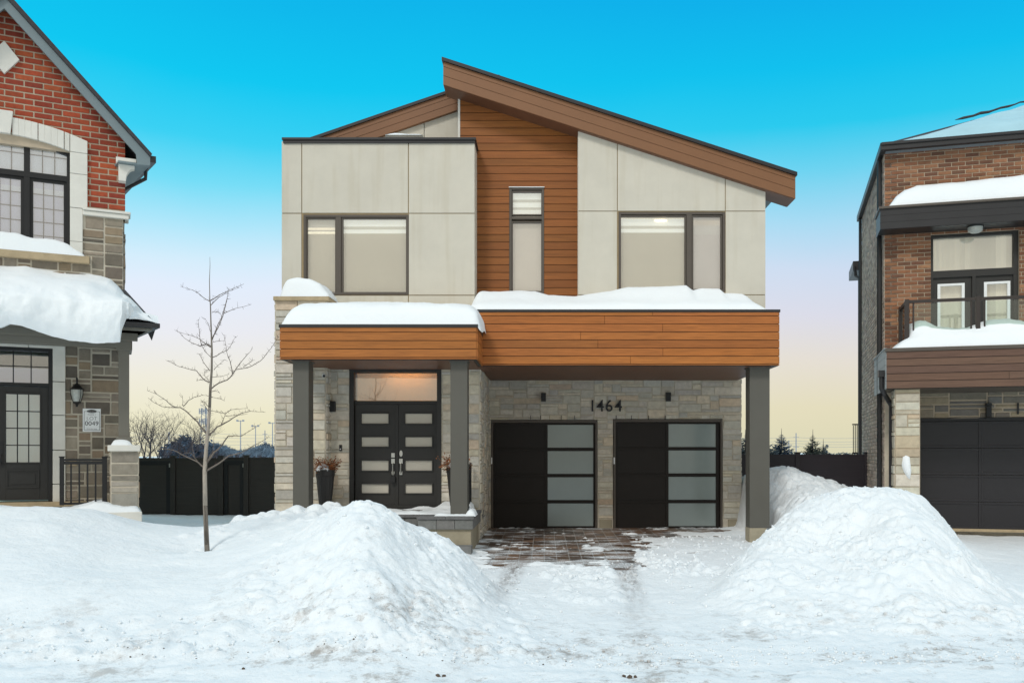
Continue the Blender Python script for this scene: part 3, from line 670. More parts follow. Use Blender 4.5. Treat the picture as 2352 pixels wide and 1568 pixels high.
stonebox(b, xs0 + .02, dx1 - .02, 15.9, 15.96, DZ - .24, DZ - .062, .36, g2); b.box(dx1 - .1, dx1 - .022, 15.962, YD + 1.5, DZ - .24, DZ - .062, jit(g2))
stonebox(b, px1, xs0, 16.38, 16.5, DZ - .20, DZ - .062, .3, g2)
for k in range(1, 4):                                        # steps down
    stonebox(b, PX(820, 16), xs0 - .005, 16.35 - .3 * k, 16.45 - .3 * (k - 1), DZ - .2 * k - .06, DZ - .2 * k, .5, g1)
    stonebox(b, PX(820, 16) + .01, xs0 - .015, 16.38 - .3 * k, 16.45 - .3 * (k - 1), DZ - .2 * k - .22, DZ - .2 * k - .062, .33, g2)
b.box(PX(1082, 15.95) - .3, PX(1082, 15.95) + .03, 15.6, 15.94, -.3, .08, g2)
b.build('coping_stones', M['paverstone'], dk, bevel=.006)
# --- front door set
x0, x1 = xd0, xd1; b = MB(); Y = YD
zt_d = PZ(928, Y); zsill = PZ(1160, Y)
b.box(x0, x0 + .09, Y - .03, Y + .25, zsill - .1, dz1); b.box(x1 - .09, x1, Y - .03, Y + .25, zsill - .1, dz1)
b.box(x0 + .09, x1 - .09, Y - .028, Y + .25, PZ(855, Y), dz1); b.box(x0 + .09, x1 - .09, Y + .04, Y + .2, zt_d + .005, PZ(920, Y))
b.box(x0, x1, Y - .05, Y - .03, dz1 - .05, dz1)
b.box(x0 + .09, x1 - .09, Y + .0, Y + .25, zsill - .1, zsill)
DF = b.build('front_entrance', M['door'], H, bevel=.005, label='black framed double front entrance with amber lit transom')
b = MB(); b.box(PX(812, Y), PX(1007, Y), Y + .06, Y + .068, PZ(919, Y), PZ(857, Y)); b.build('transom_pane', M['glass'], DF)
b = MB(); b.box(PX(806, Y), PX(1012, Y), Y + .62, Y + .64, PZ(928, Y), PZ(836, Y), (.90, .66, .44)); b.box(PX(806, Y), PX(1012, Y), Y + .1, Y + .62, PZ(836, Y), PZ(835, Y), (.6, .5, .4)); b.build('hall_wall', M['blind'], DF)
b = MB(); b.tube([(PX(880, Y), Y + .30, PZ(845, Y)), (PX(968, Y), Y + .30, PZ(845, Y))], .02, 8); b.build('hall_lamp', M['warm'], DF)
xm = PX(911, Y)
for s_, (l0, l1) in enumerate(((PX(815, Y), xm - .03), (xm + .03, PX(1007, Y)))):
    b = MB(); g_ = MB(); t_ = MB()
    a0, a1 = (PX(829.5, Y), PX(891.5, Y)) if s_ == 0 else (PX(930, Y), PX(991.5, Y))
    zz = [(949.5, 972), (1003.5, 1025), (1057.5, 1080), (1111.5, 1132)]
    prev = zt_d
    for k, (t0, t1) in enumerate(zz):
        b.box(a0, a1, Y + .05, Y + .11, PZ(t0, Y), prev); prev = PZ(t1, Y)
    b.box(a0, a1, Y + .05, Y + .11, zsill + .005, prev); b.box(l0, a0, Y + .05, Y + .11, zsill + .005, zt_d); b.box(a1, l1, Y + .05, Y + .11, zsill + .005, zt_d)
    leaf = b.build('door_leaf', M['door'], DF)
    leaf_parent = DF
    for t0, t1 in zz:
        e = .028
        t_.box(a0 - e, a0, Y + .03, Y + .05, PZ(t1, Y) - e, PZ(t0, Y) + e); t_.box(a1, a1 + e, Y + .03, Y + .05, PZ(t1, Y) - e, PZ(t0, Y) + e)
        t_.box(a0, a1, Y + .031, Y + .05, PZ(t0, Y), PZ(t0, Y) + e); t_.box(a0, a1, Y + .031, Y + .05, PZ(t1, Y) - e, PZ(t1, Y))
        g_ = MB(); g_.box(a0, a1, Y + .07, Y + .08, PZ(t1, Y), PZ(t0, Y), (.64, .60, .52)); g_.build('door_pane', M['frost2'] if 'frost2' in M else M.setdefault('frost2', mat('frosted_door_glass', c(196, 190, 176), .2, var=.05, spec=.6)), DF)
    t_.build('pane_trim', M['door'], DF, bevel=.004)
b = MB(); b.box(xm - .03, xm + .03, Y + .03, Y + .08, zsill, zt_d); b.box(xm - .02, xm + .02, Y + .02, Y + .03, zt_d - .02, zt_d); b.build('astragal', M['door'], DF, bevel=.006)
for s_, xx in ((0, 902.3), (1, 920.4)):
    hx = PX(xx, Y); b = MB()
    if s_ == 0: b.box(hx - .035, hx + .035, Y + .02, Y + .05, PZ(1050, Y), PZ(1040, Y))
    else:
        b.lathe(0, 0, [(.04, 0), (.04, .02)], 16); b.V = [(hx + v[0] * .8, Y + .05 - v[2], PZ(1041, Y) + v[1] * 1.6) for v in b.V]
    b.box(hx - .035, hx + .035, Y + .02, Y + .05, PZ(1064, Y), PZ(1053, Y))
    b.tube([(hx, Y + .04, PZ(1062, Y)), (hx, Y - .02, PZ(1064, Y)), (hx, Y - .02, PZ(1084, Y)), (hx, Y + .04, PZ(1087, Y))], .011, 8)
    b.box(hx - .028, hx + .028, Y + .02, Y + .05, PZ(1090, Y), PZ(1082, Y))
    b.build('door_handle', M['steel'], DF)
b = MB(); hx = PX(902.3, Y); b.box(hx - .05, hx + .05, Y - .05, Y + .0, PZ(1107, Y), PZ(1094, Y)); b.tube([(hx - .03, Y - .025, PZ(1094, Y)), (hx - .03, Y - .025, PZ(1088, Y)), (hx + .03, Y - .025, PZ(1088, Y)), (hx + .03, Y - .025, PZ(1094, Y))], .006, 6)
props(b.build('lock_box', M['black2'], base=(hx, Y, PZ(1107, Y)), bevel=.008), 'small black key lock box hanging from the left door handle', 'lock box')
# --- things on the facade
def sconce(x, y0, y1, Y, lbl, w_=.11, fr=W, ly=None):
    X0 = PX(x, Y); za, zb = PZ(y1, Y), PZ(y0, Y)
    t = thing('wall_lamp', lbl, 'wall lamp', W, (X0, Y - .035, za), 'black box wall lamps on the stone')
    b_ = MB(); b_.box(X0 - .045, X0 + .045, Y - .05, Y - .02, za + .03, zb - .03); b_.build('back_plate', M['black2'], t)
    b_ = MB(); b_.box(X0 - w_ / 2, X0 + w_ / 2, Y - .15, Y - .05, za, zb); b_.build('lamp_body', M['black2'], t, bevel=.004)
    b_ = MB(); b_.box(X0 - w_ / 2 + .015, X0 + w_ / 2 - .015, Y - .135, Y - .065, za - .004, za + .001); b_.build('lens', M['lampglass'], t)
sconce(766.5, 922, 946, YD, 'black box wall lamp on the stone beside the front door', .115)
sconce(1248.5, 903, 922.5, YG, 'black box wall lamp above the left garage door', .11)
sconce(1533.5, 902, 922, YG, 'black box wall lamp above the right garage door', .115)
hn = thing('house_number', 'black metal numerals 1464 on the stone above the garages', 'house number', W, (PX(1391, YG), YG - .04, PZ(945, YG)))
for ch, x in zip('1464', (1360.5, 1378.5, 1398.5, 1420)):
    text(ch, .385, 'numeral', M['ink'], hn, PX(x, YG), YG - .055, PZ(944.5, YG), depth=.012, off=.002, sx=.96)
db = thing('doorbell', 'slim black doorbell with lit button on stone by the front door', 'doorbell', W, (PX(783, YD), YD - .04, PZ(1034, YD)))
b = MB(); b.box(PX(780.5, YD), PX(786.5, YD), YD - .065, YD - .03, PZ(1035, YD), PZ(1021, YD)); b.build('housing', M['black2'], db, bevel=.006)
b = MB(); b.lathe(0, 0, [(.012, 0), (.012, .005)], 12); b.V = [(PX(783.5, YD) + v[0], YD - .066 - v[2], PZ(1031, YD) + v[1]) for v in b.V]; b.build('button', M['white'], db)
sc = thing('security_camera', 'white security camera under the porch ceiling near the left column', 'camera', W, (PX(742, YD - .25), YD - .25, qz0))
cx_, cy_ = PX(741, YD - .3), YD - .3
b = MB(); b.lathe(cx_, cy_, [(.04, qz0 - .03), (.04, qz0)], 16); b.tube([(cx_, cy_, qz0), (cx_, cy_, qz0 - .08)], .014, 8); b.build('mount', M['white'], sc)
b = MB(); b.tube([(cx_ - .05, cy_ + .08, qz0 - .08), (cx_ + .05, cy_ - .1, qz0 - .16)], .035, 12); b.build('camera_body', M['white'], sc)
b = MB(); b.tube([(cx_ + .051, cy_ - .102, qz0 - .161), (cx_ + .056, cy_ - .112, qz0 - .166)], .028, 12); b.build('lens', M['ink'], sc)
b = MB(); zz = cx_ - .17; b.lathe(zz, cy_, [(.018, qz0 - .09), (.022, qz0 - .07), (.012, qz0 - .04), (.025, qz0)], 12); b.tube([(zz, cy_, qz0 - .1), (zz + .01, cy_, qz0 - .19)], .02, 10)
b.build('motion_sensor', M['white'], base=(zz, cy_, qz0), label='small white motion sensor hanging beside the security camera', cat='sensor')
# planters
def planter(x, y_top, y_bot, Y, rt, rb, lbl, seed, full=True):
    random.seed(seed); X0 = PX(x, Y); zb, zt = PZ(y_bot, Y), PZ(y_top, Y)
    t = thing('planter', lbl, 'planter', W, (X0, Y, zb), 'tall black planters by the front door')
    n = 72; vs = []; fs = []
    prof = [(rb, zb), (rt, zt - .12), (rt * 1.08, zt - .11), (rt * 1.08, zt), (rt * .95, zt), (rt * .9, zt - .05)]
    b_ = MB()
    for i, (r_, z_) in enumerate(prof):
        for k in range(n):
            a = 2 * math.pi * k / n; rr_ = r_ * (1 + (.025 if (k // 2) % 2 else 0) * (i < 2)); vs.append((X0 + rr_ * math.cos(a), Y + rr_ * math.sin(a), z_))
    for i in range(len(prof) - 1):
        for k in range(n): fs.append((i * n + k, i * n + (k + 1) % n, (i + 1) * n + (k + 1) % n, (i + 1) * n + k))
    fs.append([(len(prof) - 1) * n + k for k in range(n)]); fs.append(list(range(n))[::-1])
    b_.add(vs, fs); b_.build('pot', M['planter'], t)
    b_ = MB()
    for k in range(260):
        a = ru(0, 6.28); r0 = ru(0, rt * .8); L_ = ru(.08, .30); p0 = Vector((X0 + r0 * math.cos(a), Y + r0 * math.sin(a), zt - .03))
        d = Vector((math.cos(a) * ru(.2, 1.2), math.sin(a) * ru(.2, 1.2), ru(.3, 1.3))).normalized(); drop = ru(0, .9) if rnd() < .5 else 0
        p1 = p0 + d * L_ * .6; p2 = p1 + Vector((d.x, d.y, d.z - 1.6 * drop)) * L_ * .5
        cc = random.choice([(.9, .8, .7), (.5, .45, .4), (1.3, .9, .6), (1.1, .6, .4)])
        b_.tube([p0, p1, p2], [.004, .003, .0015], 3, cc)
        if rnd() < .6:
            for q_ in range(3):
                o_ = p2 + Vector((ru(-.03, .03), ru(-.03, .03), ru(-.03, .03))); u = Vector((ru(-1, 1), ru(-1, 1), ru(-1, 1))).normalized() * .02; v_ = u.cross(Vector((ru(-1, 1), ru(-1, 1), ru(-1, 1)))).normalized() * .012
                b_.add([o_ - u, o_ + v_, o_ + u, o_ - v_], [(0, 1, 2, 3)], cc)
    b_.build('dried_flowers', M['dried'], t, fix=False)
    cx2, cy2 = X0 - .02, Y - .06; b_ = MB(); pts = []
    for j in range(10):
        for i in range(17):
            th = math.pi * .5 * j / 9; ph = 2 * math.pi * i / 16; k = 1 + .18 * math.sin(3 * ph + seed) + .1 * math.sin(5 * ph)
            pts.append((cx2 + rt * .75 * k * math.cos(th) * math.cos(ph), cy2 + rt * .75 * k * math.cos(th) * math.sin(ph), zt - .02 + .13 * math.sin(th)))
    b_.grid(pts, 17, 10); b_.build('snow_on_plant', M['softsnow'], t, smooth=True)
planter(747, 1078, 1167, 17.15, .17, .11, 'tall ribbed black planter with dried flowers left of the front door', 3)
planter(1047, 1072, 1160, 17.15, .17, .11, 'black planter half hidden behind the right porch column', 5)
b = MB(); X0 = PX(1076.5, 17.2)
pr = thing('porch_railing', 'short black railing behind the right porch column', 'railing', W, (X0, 17.2, DZ))
b.box(X0 - .02, X0 + .02, 16.5, 16.54, DZ, DZ + .95); b.box(X0 - .02, X0 + .02, 17.6, 17.64, DZ, DZ + .95); b.build('post', M['black2'], pr)
b = MB(); b.box(X0 - .018, X0 + .018, 16.54, 17.6, DZ + .89, DZ + .93); b.box(X0 - .018, X0 + .018, 16.54, 17.6, DZ + .08, DZ + .11)
for k in range(8): b.box(X0 - .008, X0 + .008, 16.64 + k * .12, 16.656 + k * .12, DZ + .11, DZ + .89)
b.build('balusters', M['black2'], pr)
# doormat
b = MB(); random.seed(9)
xa, xb_ = PX(890, 17.1), PX(965, 17.1)
for k in range(70):
    x_ = xa + (xb_ - xa) * k / 69
    b.tube([(x_, 16.85, DZ + .02), (x_ + .02, 17.05, DZ + .035), (x_ + ru(-.01, .03), 17.22, DZ + .02)], .008, 4, (1, 1, 1))
b.box(xa - .02, xb_ + .03, 16.83, 17.24, DZ + .002, DZ + .016)
b.build('doormat', mat('coir_mat', c(84, 74, 66), .95, var=.4, vs=30), base=((xa + xb_) / 2, 17.05, DZ), label='dark ribbed doormat crusted with snow in front of the double door', cat='doormat')

# ================================================================== snow helpers
RS = np.random.RandomState(4); TAB = RS.rand(256, 256)
def vnoise(x, y):
    xi = np.floor(x).astype(int); yi = np.floor(y).astype(int); fx_ = x - xi; fy_ = y - yi
    fx_ = fx_ * fx_ * fx_ * (fx_ * (fx_ * 6 - 15) + 10); fy_ = fy_ * fy_ * fy_ * (fy_ * (fy_ * 6 - 15) + 10)
    g = lambda a, b_: TAB[a & 255, b_ & 255]
    return (g(xi, yi) * (1 - fx_) + g(xi + 1, yi) * fx_) * (1 - fy_) + (g(xi, yi + 1) * (1 - fx_) + g(xi + 1, yi + 1) * fx_) * fy_ - .5
def fbm(x, y, o=5, lac=2.07, gain=.5):
    t = 0; a = 1; f = 1
    for k in range(o):
        t = t + a * vnoise(x * f + 17.3 * k, y * f * (1.0) + 9.1 * k); a *= gain; f *= lac
    return t
def sstep(a, b_, x): t = np.clip((x - a) / (b_ - a), 0, 1); return t * t * (3 - 2 * t)
def worley(x, y, seed=0):
    xi = np.floor(x).astype(int); yi = np.floor(y).astype(int); f1 = np.full(x.shape, 9.); f2 = np.full(x.shape, 9.); hh = np.zeros(x.shape)
    for dx in (-1, 0, 1):
        for dy in (-1, 0, 1):
            a, b_ = xi + dx + seed, yi + dy; jx = TAB[a & 255, b_ & 255]; jy = TAB[(a + 57) & 255, (b_ + 131) & 255]; v = TAB[(a + 11) & 255, (b_ + 71) & 255]
            d = np.sqrt((xi + dx + jx - x) ** 2 + (yi + dy + jy - y) ** 2)
            nf = d < f1; f2 = np.where(nf, f1, np.minimum(f2, d)); hh = np.where(nf, v, hh); f1 = np.where(nf, d, f1)
    return f1, f2, hh
def cap(name, lbl, fr, x0, x1, y0, y1, zb, top, step=.035, edge=.22, seed=0, m='softsnow', hang=None, rough=.03, cat='snow', group=None, backedge=False):
    nx, ny = max(8, int((x1 - x0) / step)), max(8, int((y1 - y0) / step))
    xs = np.linspace(x0, x1, nx); ys = np.linspace(y0, y1, ny); XX, YY = np.meshgrid(xs, ys)
    wob = .05 * fbm(XX * 1.6 + seed, YY * 1.6, 3)
    dl_, dr_, df_ = XX - x0, x1 - XX, YY - y0
    ds = [dl_, dr_, df_] + ([y1 - YY] if backedge else [])
    h = np.ones_like(XX)
    for d in ds:
        t = np.clip((d + wob * np.clip(d / .1, 0, 1)) / edge, 0, 1); h *= np.sqrt(np.clip(1 - (1 - t) ** 2, 0, 1)) * .93 + .07 * t
    T_ = top(XX, YY)
    Z = zb + h * (T_ + rough * fbm(XX * 2.5 + seed, YY * 2.5, 5)) - .004
    if hang: Z += hang(XX, YY)
    b_ = MB(); b_.grid([(float(a), float(q_), float(z_)) for a, q_, z_ in zip(XX.ravel(), YY.ravel(), Z.ravel())], nx, ny)
    return b_.build(name, M[m], fr=fr, base=(float((x0 + x1) / 2), float((y0 + y1) / 2), float(zb)), smooth=True, fix=False, label=lbl, cat=cat, group=group)
def interp(xs, ys): return lambda v: np.interp(v, xs, ys)
# portico roof snow
zb = PZ(745, YP); ft = interp([PX(v, 16.6) for v in (645, 700, 760, 840, 900, 980, 1040, 1105)], [.48, .52, .53, .55, .55, .54, .52, .47])
cap('snow_drift', 'thick smooth snow slab on the small porch canopy', W, PX(647, YP), PX(1106, YP), YP - .03, YD - .02, zb, lambda X, Y: ft(X) * (.72 + .28 * sstep(YP, YP + .9, Y)), edge=.3, seed=1,
    hang=lambda X, Y: -.13 * sstep(qx1 - .02, qx1 + .09, X) * sstep(YP + .9, YP, Y))
# garage canopy snow
zb = PZ(711, YC)
gx_ = [1060, 1085, 1100, 1150, 1190, 1230, 1260, 1320, 1345, 1400, 1440, 1520, 1575, 1590, 1610, 1650, 1660, 1700, 1740, 1765]
gy_ = [705, 675, 668, 670, 667, 668, 676, 680, 676, 668, 659, 658, 656, 668, 663, 664, 674, 676, 684, 705]
ftb = interp([PX(v, YU - .1) for v in gx_], [PZ(v, YU - .1) - zb for v in gy_])
def gtop(X, Y):
    t = sstep(YC, YU - .1, Y); return .17 + .03 * vnoise(X * 1.3, Y) + (ftb(X) - .17) * t * (1 - .25 * (1 - t))
cap('snow_drift', 'long drift of snow on the garage canopy below the upper windows', W, PX(1100, YC) - .25, PX(1762, YC), YC - .02, YW - .03, zb, gtop, edge=.28, seed=5, rough=.02)
# ledge snow on pillar
fl = interp([PX(v, 17.7) for v in (645, 660, 690, 720, 740, 757)], [.12, .36, .41, .38, .30, .16])
cap('snow_drift', 'small rounded snow heap on the stone ledge under the left window', W, PX(645, 17.4), PX(757, 17.4), YL - .1, YB + .02, PZ(680, YL - .1), lambda X, Y: fl(X), edge=.16, seed=8)
q = cap('snow_drift', 'thin sliver of snow on the low roof behind the left box parapet', W, PX(890, YR - .2), PX(975, YR - .2), YR - .5, YR + .05, PZ(315, YR - .3) - .02, lambda X, Y: 0 * X + .07, edge=.2, seed=9)
# porch snow
cap('snow_drift', 'trodden snow over the porch deck by the front door', W, PX(760, 16.6), dx1 - .12, 16.38, YD - .1, DZ, lambda X, Y: .035 + .05 * np.clip(fbm(X * 2, Y * 5, 4) + .1, 0, 1) + .13 * sstep(PX(985, 17), PX(1015, 17), X) * sstep(17.0, 17.5, Y), edge=.12, seed=11, rough=.04, m='softsnow')
cap('snow_drift', 'rim of snow round the foot of the right porch column', W, PX(1000, 16.2), PX(1095, 16.2), 15.93, 16.5, DZ, lambda X, Y: .03 + .09 * sstep(PX(1070, 16.2), PX(1080, 16.2), X), edge=.1, seed=12, rough=.05, backedge=True)
cap('snow_drift', 'strip of snow on the second porch step', W, PX(830, 15.9), xs0 - .02, 15.8, 16.04, DZ - .2, lambda X, Y: .03 + 0 * X, edge=.08, seed=13, rough=.03)

# ================================================================== LEFT HOUSE (turned 26 degrees)
random.seed(21)
LF = Frame(-7.71, 16.19, 26)
LH = thing('brick_house', 'red brick and brown stone house with steep gable, cut off by the left edge', 'house', LF, (0, 0, 0))
la = LF.at
pl0 = lambda a, b_, d: (a, -d, b_)
lxa = la(9.8, 100, -.35)[0]; lxc = la(10, 400, 0)[0]; mir = lambda v: 2 * lxc - v
zstr = la(240, 500, 0)[1]; zstr1 = la(240, 485, 0)[1]
LX0 = 2 * lxc                                                 # left corner of the facade
g0 = la(9.8, 19.5, -.35); g1_ = la(312, 353, -.35)
slope = (g0[1] - g1_[1]) / (g1_[0] - g0[0]); gn = Vector((slope, 0, 1)).normalized(); gn2 = Vector((-slope, 0, 1)).normalized()
gclip = [((g0[0], 0, g0[1] + .27), gn), ((g0[0], 0, g0[1] + .27), gn2)]
j_out, j_in = la(201, 420, 0)[0], la(161, 420, 0)[0]
j_low = la(190, 530, 0)[0]
z_arc0, z_arc1 = la(10, 308, 0)[1], la(161, 350, 0)[1]
o_arc0, o_arc1 = la(10, 269, 0)[1], la(201, 327, 0)[1]
fin = lambda x: z_arc0 - (z_arc0 - z_arc1) * ((x - lxc) / (j_in - lxc)) ** 2
fout = lambda x: o_arc0 - (o_arc0 - o_arc1) * ((x - lxc) / (j_out - lxc)) ** 2
zsill = la(100, 583, 0)[1]
RED = [c(160, 72, 44)[:3], c(148, 63, 40)[:3], c(136, 56, 38)[:3], c(170, 82, 48)[:3], c(122, 52, 38)[:3]]
b = MB(); hol = [(mir(j_out) + .01, j_out - .01, zsill - .5, o_arc1 - .01)]
bricks(b, pl0, LX0, 0, zstr, g0[1] + .3, hol, .295, .105, .021, RED, wts=[4, 4, 3, 1.5, .4])
br = b.build('brick_wall', M['brick'], LH, clip=gclip)
b = MB(); wallplate(b, LX0, -.003, zstr, g0[1] + .3, [(mir(j_in) - .01, j_in + .01, zsill - .5, z_arc1)], -.008 + .006, .25)
b.build('mortar_backing', M['mortar_pale'], br, clip=gclip)
LST = [c(134, 124, 110)[:3], c(150, 139, 124)[:3], c(118, 109, 97)[:3], c(144, 127, 106)[:3], c(104, 97, 88)[:3], c(164, 154, 138)[:3]]
LWT = [4, 3, 3, 3, 1.5, 1.5]
zdk = la(60, 1152, 0)[1]; zrt = la(200, 690, 0)[1]
dxl, dxr = la(-20, 1000, 0)[0], la(150, 1000, 0)[0]
ztl = la(60, 785, 0)[1]
b = MB(); ashlar(b, pl0, LX0, -.03, zdk - .6, zstr - .0, [(dxl - 1.2, dxr, zdk - .6, ztl), (mir(j_low), j_low, zsill - .08, zstr + 1)], .105, .08, .026, LST, wmax=4, hmax=3, wts=LWT, d=.025)
ashlar(b, lambda a, b_, d: (d - .03, a, b_), .02, .6, zdk - .6, zstr, [], .105, .08, .026, LST, wts=LWT)
sw = b.build('stone_wall', M['stone'], LH)
b = MB(); wallplate(b, LX0, -.035, zdk - .6, zstr, [(dxl - 1.2, dxr - .02, zdk - .6, ztl - .02), (mir(j_in), j_in, zsill - .08, zstr + 1)], .012 - .018, .25); b.build('mortar_backing', M['mortar'], sw)
b = MB()                                                     # body
b.prism([(LX0 + .1, -.5), (-.1, -.5), (-.1, g1_[1] - .3), (lxc, g0[1] - .2), (LX0 + .1, g1_[1] - .3)], .5, 9); b.build('house_core', M['mortar'], LH, shear=-.2)
# limestone surround with voussoirs and keystone
def ring(mb, fo, fi, x0, x1, n, y0, y1):
    for i in range(n):
        a, e = x0 + (x1 - x0) * i / n, x0 + (x1 - x0) * (i + 1) / n
        mb.prism([(a, fi(a)), (e, fi(e)), (e, fo(e)), (a, fo(a))], y0, y1)
b = MB(); ks = la(28, 270, 0)[0]
vx = [ks, la(88, 285, 0)[0], la(148, 305, 0)[0], j_in, ]
for s_ in (1, -1):
    mm = (lambda v: v) if s_ == 1 else mir
    for i in range(3): 
        a, e = sorted((mm(vx[i]), mm(vx[i + 1]))); ring(b, fout, fin, a + .006, e - .006, 4, -.06, .12)
    a, e = sorted((mm(j_in), mm(j_out)))
    b.prism([(a + .004, z_arc1 - .0), (e, z_arc1), (e, fout(e)), (a + .004, fout(a))], -.061, .12)
    zj = [z_arc1 - .008, la(161, 400, 0)[1], la(161, 478, 0)[1]]
    for k in range(2): b.box(a, e, -.06, .12, zj[k + 1] + .008, zj[k])
    a, e = sorted((mm(j_in), mm(j_low))); zj = [la(161, 478, 0)[1], la(161, 555, 0)[1], zsill]
    for k in range(2): b.box(a, e, -.05, .12, zj[k + 1] + .006, zj[k])
b.prism([(mir(ks) , fin(ks)), (ks - .02, fin(ks)), (ks + .02, la(20, 258, 0)[1]), (mir(ks) - .04, la(20, 258, 0)[1])], -.09, .12)
b.build('window_surround', M['limestone'], LH, bevel=.006)
b = MB(); d0 = la(10, 133, -.03); hw = .23
b.prism([(d0[0] - hw, d0[1]), (d0[0], d0[1] - hw * 1.25), (d0[0] + hw, d0[1]), (d0[0], d0[1] + hw * 1.25)], -.06, 0); b.build('diamond_ornament', M['limestone'], LH, bevel=.006)
b = MB(); b.box(j_low + .0, .06, -.07, .3, zstr + .0, (zstr + zstr1) / 2 + .02); b.box(j_low, .09, -.10, .3, (zstr + zstr1) / 2 + .025, zstr1 + .01)
b.box(mir(j_low), LX0, -.1, .2, zstr, zstr1); b.build('string_course', M['limestone'], LH, bevel=.012)
b = MB(); b.box(mir(la(206, 595, 0)[0]), la(206, 595, 0)[0], -.13, .1, la(150, 604, 0)[1], zsill + .0); b.build('window_sill', M['cap'], LH, bevel=.01)
# arched window
wy = .05
b = MB(); e_ = .055
ring(b, lambda x: fin(x) - .002, lambda x: fin(x) - e_ - .01, mir(j_in), j_in, 20, wy, wy + .12)
zt2 = la(61, 399, wy)[1]
for xx in (mir(j_in), j_in - e_): b.box(xx, xx + e_, wy + .001, wy + .12, zsill, fin(xx + e_ / 2) - e_)
mx0 = la(61.5, 450, wy)[0]
for xx in (mx0, mir(mx0)): b.box(xx - .045, xx + .045, wy - .001, wy + .12, zsill, fin(xx) - e_)
b.box(mir(j_in) + e_, j_in - e_, wy - .003, wy + .12, zt2 - .055, zt2 + .04)
b.box(mir(j_in) + e_, j_in - e_, wy + .002, wy + .12, zsill, zsill + .05)
lw_ = b.build('window', M['black2'], LH, label='arched black window with small panes under the gable')
b = MB(); gl_ = MB(); mu = MB()
cols = [(mir(j_in) + e_, mir(mx0) - .045), (mir(mx0) + .045, mx0 - .045), (mx0 + .045, j_in - e_)]
for (a, e) in cols:
    s_ = .05; z0_, z1_ = zsill + .05, zt2 - .055
    b.box(a, a + s_, wy + .03, wy + .1, z0_, z1_); b.box(e - s_, e, wy + .03, wy + .1, z0_, z1_); b.box(a + s_, e - s_, wy + .031, wy + .1, z1_ - s_, z1_); b.box(a + s_, e - s_, wy + .031, wy + .1, z0_, z0_ + s_)
    gl_.box(a, e, wy + .055, wy + .06, z0_, z1_)
    ring(gl_, lambda x: fin(x) - e_, lambda x: zt2 + .04, a, e, 6, wy + .055, wy + .06)
    for k in (1, 2):
        xx = a + s_ + (e - a - 2 * s_) * k / 3; mu.box(xx - .008, xx + .008, wy + .065, wy + .073, z0_ + s_, z1_ - s_)
        xx = a + (e - a) * k / 3; mu.box(xx - .008, xx + .008, wy + .065, wy + .073, zt2 + .04, fin(xx) - e_)
    for k in range(1, 5):
        zz = z1_ - s_ - (z1_ - z0_ - .1) * (k * .205 - .02); mu.box(a + s_, e - s_, wy + .066, wy + .074, zz - .008, zz + .008)
    mu.box(a, e, wy + .066, wy + .074, zt2 + .36, zt2 + .376)
b.build('sash', M['black2'], lw_); gl_.build('pane', M['glass_dim'], lw_); mu.build('glazing_bar', M['black2'], lw_)
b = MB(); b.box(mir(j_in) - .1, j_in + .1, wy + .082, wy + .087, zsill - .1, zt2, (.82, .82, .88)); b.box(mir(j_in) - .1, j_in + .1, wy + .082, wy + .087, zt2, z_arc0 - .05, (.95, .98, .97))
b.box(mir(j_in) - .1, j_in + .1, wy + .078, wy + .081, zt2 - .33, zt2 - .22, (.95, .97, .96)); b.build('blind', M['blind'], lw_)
# gable fascia and roof
fp = [la(x, y, -.35) for x, y in ((9.8, 19.5), (312, 353), (315, 378), (345, 380), (345, 359), (17.6, 0), (9.8, -9))]
b = MB(); b.prism(fp, -.35, -.30); b.prism([(2 * fp[0][0] - p[0], p[1]) for p in fp], -.35, -.30); b.build('gable_fascia', M['bluegrey'], LH)
rp = [la(x, y, -.38) for x, y in ((9.8, -9), (345.5, 361), (348, 354), (9.8, -23))]
b = MB(); b.prism(rp, -.40, 9); b.prism([(2 * rp[0][0] - p[0], p[1]) for p in rp], -.40, 9); b.build('roof', M['shingle'], LH, shear=-.2)
ex = fp[3][0]; ez = fp[3][1]
b = MB(); b.box(fp[2][0] - .3, ex, -.299, 9, ez, ez + .03); b.build('soffit', M['bluegrey'], LH, shear=-.2)
b = MB(); b.box(ex, ex + .10, -.34, 9, ez + .06, ez + .18); b.tube([(ex + .03, .1, ez + .06), (ex + .03, .12, ez - .12), (-.02 + .1, .3, ez - .35), (.05, .3, ez - .8), (.05, .3, 3)], .035, 8); b.build('gutter', M['black'], LH, shear=-.2)
b = MB(); c0 = [la(x, y, -.12) for x, y in ((269, 366), (313, 367), (313, 378), (269, 378))]
b.box(c0[0][0] - .02, c0[1][0], -.28, .0, c0[3][1], c0[0][1])
q0, q1 = la(272, 379, -.12), la(272, 417, -.12); e1 = la(289, 417, -.12)[0]; e2 = la(309, 379, -.12)[0]
arc = [(e2 - (e2 - e1) * math.sin(t * math.pi / 2 / 6) , q0[1] - .05 - (q0[1] - q1[1] - .05) * (1 - math.cos(t * math.pi / 2 / 6))) for t in range(7)]
b.prism([(q0[0], q0[1]), (q0[0], q1[1])] + [(e1, q1[1])] + arc[::-1] + [(e2, q0[1])], -.2, -.02); b.build('eave_bracket', M['limestone'], LH, bevel=.008)
